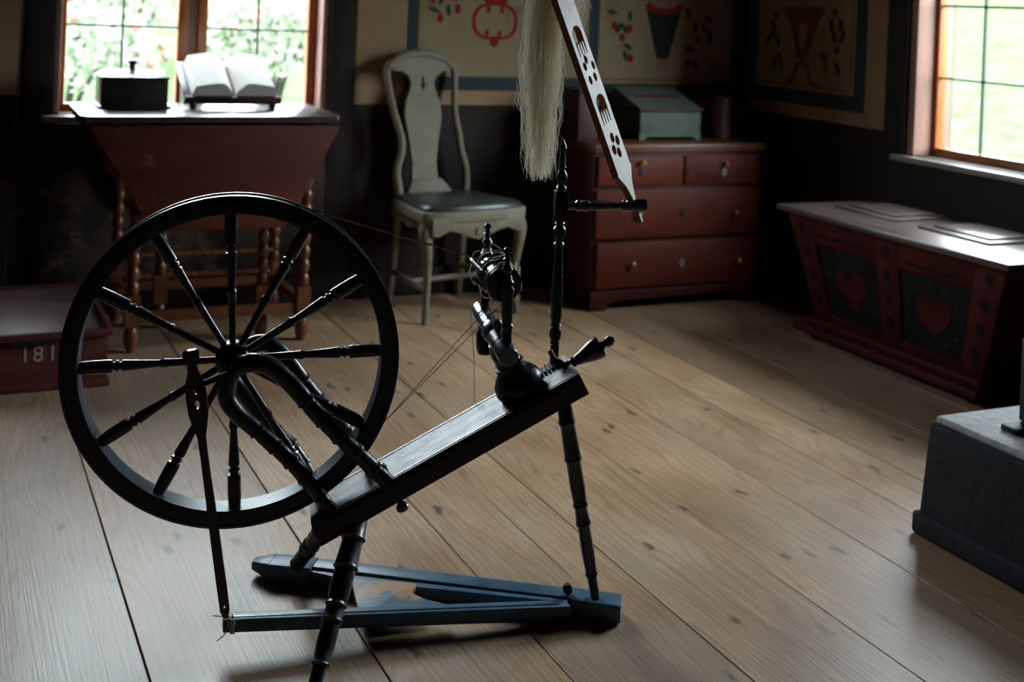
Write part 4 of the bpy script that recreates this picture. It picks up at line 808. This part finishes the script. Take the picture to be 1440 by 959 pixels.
csec([(0.026, 0.17, 0.122), (0.206, 0.17, 0.124), (0.388, 0.17, 0.122)], [.010, .012, .010], 'stretcher', 8)

# ------------------------------------------------------------------ chest of drawers
CX, CY = 2.806, 4.40
cdw = thing('chest_of_drawers', 'worn red chest of drawers with brass knobs against the back wall', 'chest of drawers', (CX, CY, 0))
XW = 0.400
b = MB(); b.box(-XW, XW, 0.012, 0.425, 0.068, 0.632); b.build('carcase', 'redwood', cdw, bevel=0.003)
b = MB(); b.box(-XW-0.012, XW+0.012, -0.020, 0.435, 0.640, 0.660); b.box(-XW-0.005, XW+0.005, -0.010, 0.430, 0.628, 0.641); b.build('top', 'chesttop', cdw, bevel=0.003)
def drawer(x0, x1, z0, z1, knobs, esc, lip=0.0, em='plate'):
    d = MB().box(x0, x1, -0.004-lip, 0.020, z0, z1).build('drawer', 'chest', cdw, bevel=0.004)
    for x, z in knobs:
        MB().lathe((x, -0.004-lip, z), (x, -0.030-lip, z), [(0, .007), (.25, .005), (.45, .006), (.65, .011), (.85, .0115), (1, .006)], 12).build('knob', 'brass', d, smooth=0.6)
    for x, z in esc:
        o = MB().prism(oval(x, z, 0.011, 0.018, 0, 12), (0, -0.0045-lip, 0), (1, 0, 0), (0, 0, 1), 0.0025).build('escutcheon', em, d)
        MB().prism(oval(x, z, 0.0025, 0.008, 0, 8), (0, -0.0072-lip, 0), (1, 0, 0), (0, 0, 1), 0.0006).build('keyhole', 'iron', d)
    return d
drawer(-0.385, 0.008, 0.492, 0.612, [(-0.192, 0.588)], [(-0.192, 0.548)], 0.0, 'iron')
drawer(0.018, 0.388, 0.492, 0.612, [(0.206, 0.578)], [(0.206, 0.542)])
drawer(-0.388, 0.388, 0.284, 0.478, [(-0.20, 0.378), (0.265, 0.373)], [(0.008, 0.378)], 0.002, 'iron')
drawer(-0.380, 0.386, 0.086, 0.268, [(-0.222, 0.180), (0.284, 0.172)], [(0.014, 0.176)], 0.006)
for body, x in (('I', -0.13), ('a', -0.085), ('i', -0.055), ('J', 0.055), ('K', 0.09), ('I', 0.125)):
    t_ = obj('chalk_letter', text_mesh(body, 0.045, 0.0003), 'chalk', cdw); t_.location = (x, -0.0046, 0.562); t_.rotation_euler = (PI/2, 0, 0)
apf = [(-XW, 0.078), (XW, 0.078), (XW+0.006, 0.0), (XW-0.065, 0.0), (XW-0.085, 0.030), (XW-0.14, 0.046), (-XW+0.14, 0.036), (-XW+0.085, 0.026), (-XW+0.065, 0.0), (-XW-0.006, 0.0)]
MB().prism(apf, (0, 0.010, 0), (1, 0, 0), (0, 0, 1), 0.020).build('bracket_base', 'redwood', cdw, bevel=0.003)
for s_ in (-1, 1): MB().box(s_*XW-0.008 if s_ > 0 else -XW-0.004, XW+0.004 if s_ > 0 else -XW+0.008, 0.01, 0.42, 0.0, 0.07).build('side_base', 'redwood', cdw)
# things on the chest
ZD = 0.661
gb = thing('painted_box', 'grey-green painted box with reddish lid edge on the chest of drawers', 'box', (2.825, 4.60, ZD))
b = MB(); b.box(-0.148, 0.146, -0.075, 0.16, 0.020, 0.116); b.build('body', 'greybox', gb, bevel=0.002)
MB().prism([(-0.150, 0.0), (-0.128, 0.0), (-0.112, 0.014), (0.110, 0.014), (0.126, 0.0), (0.148, 0.0), (0.148, 0.028), (-0.150, 0.028)], (0, -0.077, 0), (1, 0, 0), (0, 0, 1), -0.012).build('foot_rail', 'greybox', gb)
MB().prism([(-0.150, 0.0), (-0.128, 0.0), (0.126, 0.0), (0.148, 0.0), (0.148, 0.028), (-0.150, 0.028)], (0, 0.150, 0), (1, 0, 0), (0, 0, 1), -0.012).build('foot_rail', 'greybox', gb)
b = MB(); b.box(-0.156, 0.154, -0.084, 0.165, 0.119, 0.130); lb = b.build('lid', 'darkred', gb, bevel=0.002)
b = MB(); b.hexa([(-0.150, -0.078, 0.130), (0.148, -0.078, 0.130), (0.148, 0.160, 0.130), (-0.150, 0.160, 0.130), (-0.150, -0.072, 0.132), (0.148, -0.072, 0.132), (0.148, 0.160, 0.205), (-0.150, 0.160, 0.205)]); b.build('lid_slope', 'greybox', lb)
MB().prism(oval(0.0, 0.55, 0.05, 0.12, 1.57, 14), (0, -0.076+0.0, 0.133), (1, 0, 0), (0, 0.232, 0.073), 0.001).build('painted_spray', 'pred', lb)
mg = thing('lidded_tankard', 'dark red painted wooden tankard beside the grey-green box', 'tankard', (3.105, 4.58, ZD))
MB().lathe((0, 0, 0), (0, 0, 0.175), [(0, .052), (.04, .054), (.08, .051), (.5, .046), (.86, .045), (.88, .049), (.95, .049), (1, .038)], 22).build('body', 'darkred', mg, smooth=0.6)
MB().tube(smooth_path([(0.044, 0, 0.145), (0.085, 0, 0.13), (0.09, 0, 0.07), (0.048, 0, 0.035)], 6), 0.008, 8).build('handle', 'darkred', mg, smooth=0.9)
MB().lathe((0, 0, 0.172), (0, 0, 0.19), [(0, .046), (.4, .046), (.6, .02), (1, .008)], 20).build('lid', 'darkred', mg, smooth=0.6)
db2 = thing('document_box', 'tall narrow dark red box at the end of the chest of drawers', 'box', (2.452, 4.66, ZD))
MB().box(-0.045, 0.045, -0.10, 0.12, 0, 0.185).build('body', 'darkred', db2, bevel=0.003)
MB().box(-0.050, 0.050, -0.105, 0.125, 0.186, 0.205).build('lid', 'darkred', db2, bevel=0.004)

# ------------------------------------------------------------------ painted coffer under the right window
KF = thing('painted_coffer', 'red coffer painted with hearts below the side window', 'chest', (3.16, 3.35, 0))
def kq(x, y, z): return Vector((x-3.16, y-3.35, z))
tF, tN, bF, bN = 3.855, 2.790, 3.840, 3.010               # far and near ends at top and bottom of the front
def front(s_, t_, off=0.0):                               # s 0 far .. 1 near, t 0 bottom .. 1 top
    x = 3.075 + (2.935-3.075)*t_; yf = bF + (tF-bF)*t_; yn = bN + (tN-bN)*t_
    return kq(x - off, yf + (yn-yf)*s_, 0.075 + (0.478-0.075)*t_)
def fpoly(mb, s0_, s1_, t0, t1, o0, o1):
    mb.hexa([front(s0_, t0, o0), front(s1_, t0, o0), front(s1_, t0, o1), front(s0_, t0, o1), front(s0_, t1, o0), front(s1_, t1, o0), front(s1_, t1, o1), front(s0_, t1, o1)]); return mb
b = MB(); b.hexa([kq(3.10, 3.02, 0.07), kq(3.35, 3.02, 0.07), kq(3.35, 3.83, 0.07), kq(3.10, 3.83, 0.07), kq(2.955, 2.80, 0.478), kq(3.355, 2.80, 0.478), kq(3.355, 3.845, 0.478), kq(2.955, 3.845, 0.478)]); b.build('body', 'coffer', KF)
for a, c in ((0.0, 0.115), (0.445, 0.555), (0.885, 1.0)): fpoly(MB(), a, c, 0.0, 1.0, -0.02, 0.004).build('stile', 'coffer', KF, bevel=0.002)
for a, c in ((0.115, 0.445), (0.555, 0.885)):
    fpoly(MB(), a, c, 0.74, 1.0, -0.02, 0.003).build('top_rail', 'coffer', KF, bevel=0.002); fpoly(MB(), a, c, 0.0, 0.07, -0.02, 0.003).build('bottom_rail', 'coffer', KF, bevel=0.002)
    pn = fpoly(MB(), a, c, 0.07, 0.74, -0.02, -0.004).build('panel', 'cofferdark', KF)
    o_ = front((a+c)/2, 0.40, -0.0035); ex = (front(c, 0.40)-front(a, 0.40)).normalized(); ey = (front(a, 0.7)-front(a, 0.1)).normalized()
    hp = []
    for k in range(26): t = 2*PI*k/26; hp.append((0.0052*16*math.sin(t)**3, 0.0058*(13*math.cos(t)-5*math.cos(2*t)-2*math.cos(3*t)-math.cos(4*t))))
    part_label(MB().prism(hp, o_, ex, ey, 0.0012).build('painted_heart', 'coffer', pn), 'dull red painted heart')
    for k in range(11):
        a_ = 2*PI*k/11; MB().prism(oval(0.125*math.cos(a_), 0.115*math.sin(a_), 0.006, 0.010, a_, 8), o_, ex, ey, 0.001).build('painted_sprig', 'sprig', pn)
    wv = [(-0.13 + 0.26*k/12, 0.178 + 0.006*math.sin(k*1.3)) for k in range(13)]; MB().prism(wv + [(x, z+0.010) for x, z in reversed(wv)], o_ - (ex.cross(ey)*-0.0068), ex, ey, 0.001).build('painted_scroll', 'cofferdark', KF)
for s_ in (0.057, 0.50, 0.943):
    for t_ in (0.2, 0.42, 0.64, 0.86): MB().prism(oval(0, 0, 0.018, 0.026, 0.4, 9), front(s_, t_, 0.0042), (0, -1, 0), ey, 0.001).build('painted_daub', 'cofferdark', KF)
b = MB(); b.box(3.000-3.16, 3.37-3.16, 2.96-3.35, 3.885-3.35, 0.022, 0.052); b.box(3.030-3.16, 3.36-3.16, 2.98-3.35, 3.865-3.35, 0.052, 0.078); b.build('base_moulding', 'coffer', KF, bevel=0.007, bseg=3)
for y in (3.00, 3.80): MB().box(3.04-3.16, 3.33-3.16, y-3.35-0.02, y-3.35+0.03, 0, 0.024).build('runner', 'coffer', KF)
b = MB(); b.box(2.885-3.16, 3.372-3.16, 2.745-3.35, 3.862-3.35, 0.480, 0.500); lid = b.build('lid', 'cofferlid', KF, bevel=0.003)
for y0, y1 in ((3.435, 3.755), (3.000, 3.318)):
    lp = MB().box(3.066-3.16, 3.320-3.16, y0-3.35, y1-3.35, 0.500, 0.508).build('lid_panel', 'cofferlid', lid, bevel=0.002)
    MB().box(3.105-3.16, 3.300-3.16, y0-3.35+0.035, y1-3.35-0.035, 0.508, 0.515).build('raised_field', 'cofferlid', lp, bevel=0.002)

# ------------------------------------------------------------------ hearth block with iron post
HB = thing('hearth', 'blue-black limewashed hearth block with worn stone top', 'hearth', (2.72, 1.65, 0))
b = MB(); vs = [(2.148, 0.95), (3.36, 0.95), (3.36, 2.312), (2.148, 2.292)]
bm_pts = [(x-2.72, y-1.65, z) for z in (0.0, 0.268) for x, y in vs]; bm_pts[4:] = [(p[0]+(0.006 if i in (0, 3) else 0), p[1]-(0.022 if i in (2, 3) else 0), p[2]) for i, p in enumerate(bm_pts[4:])]
b.hexa(bm_pts); b.build('body', 'hearth', HB, bevel=0.014, bseg=4)
b = MB(); b.box(2.138-2.72, 3.355-2.72, 0.96-1.65, 2.298-1.65, 0.0, 0.052); b.build('plinth', 'hearth', HB, bevel=0.010, bseg=3)
b = MB(); b.box(2.166-2.72, 3.35-2.72, 0.97-1.65, 2.262-1.65, 0.262, 0.282); b.build('top_slab', 'stone', HB, bevel=0.008, bseg=3)
ip = thing('iron_stand', 'black iron post with a flat foot standing on the hearth', 'iron stand', (2.345, 2.10, 0.282))
MB().box(-0.040, 0.060, -0.045, 0.045, 0.012, 0.20).build('post', 'iron', ip, bevel=0.004)
MB().box(-0.105, 0.075, -0.012, 0.035, 0.0, 0.014).build('foot', 'iron', ip, bevel=0.003)
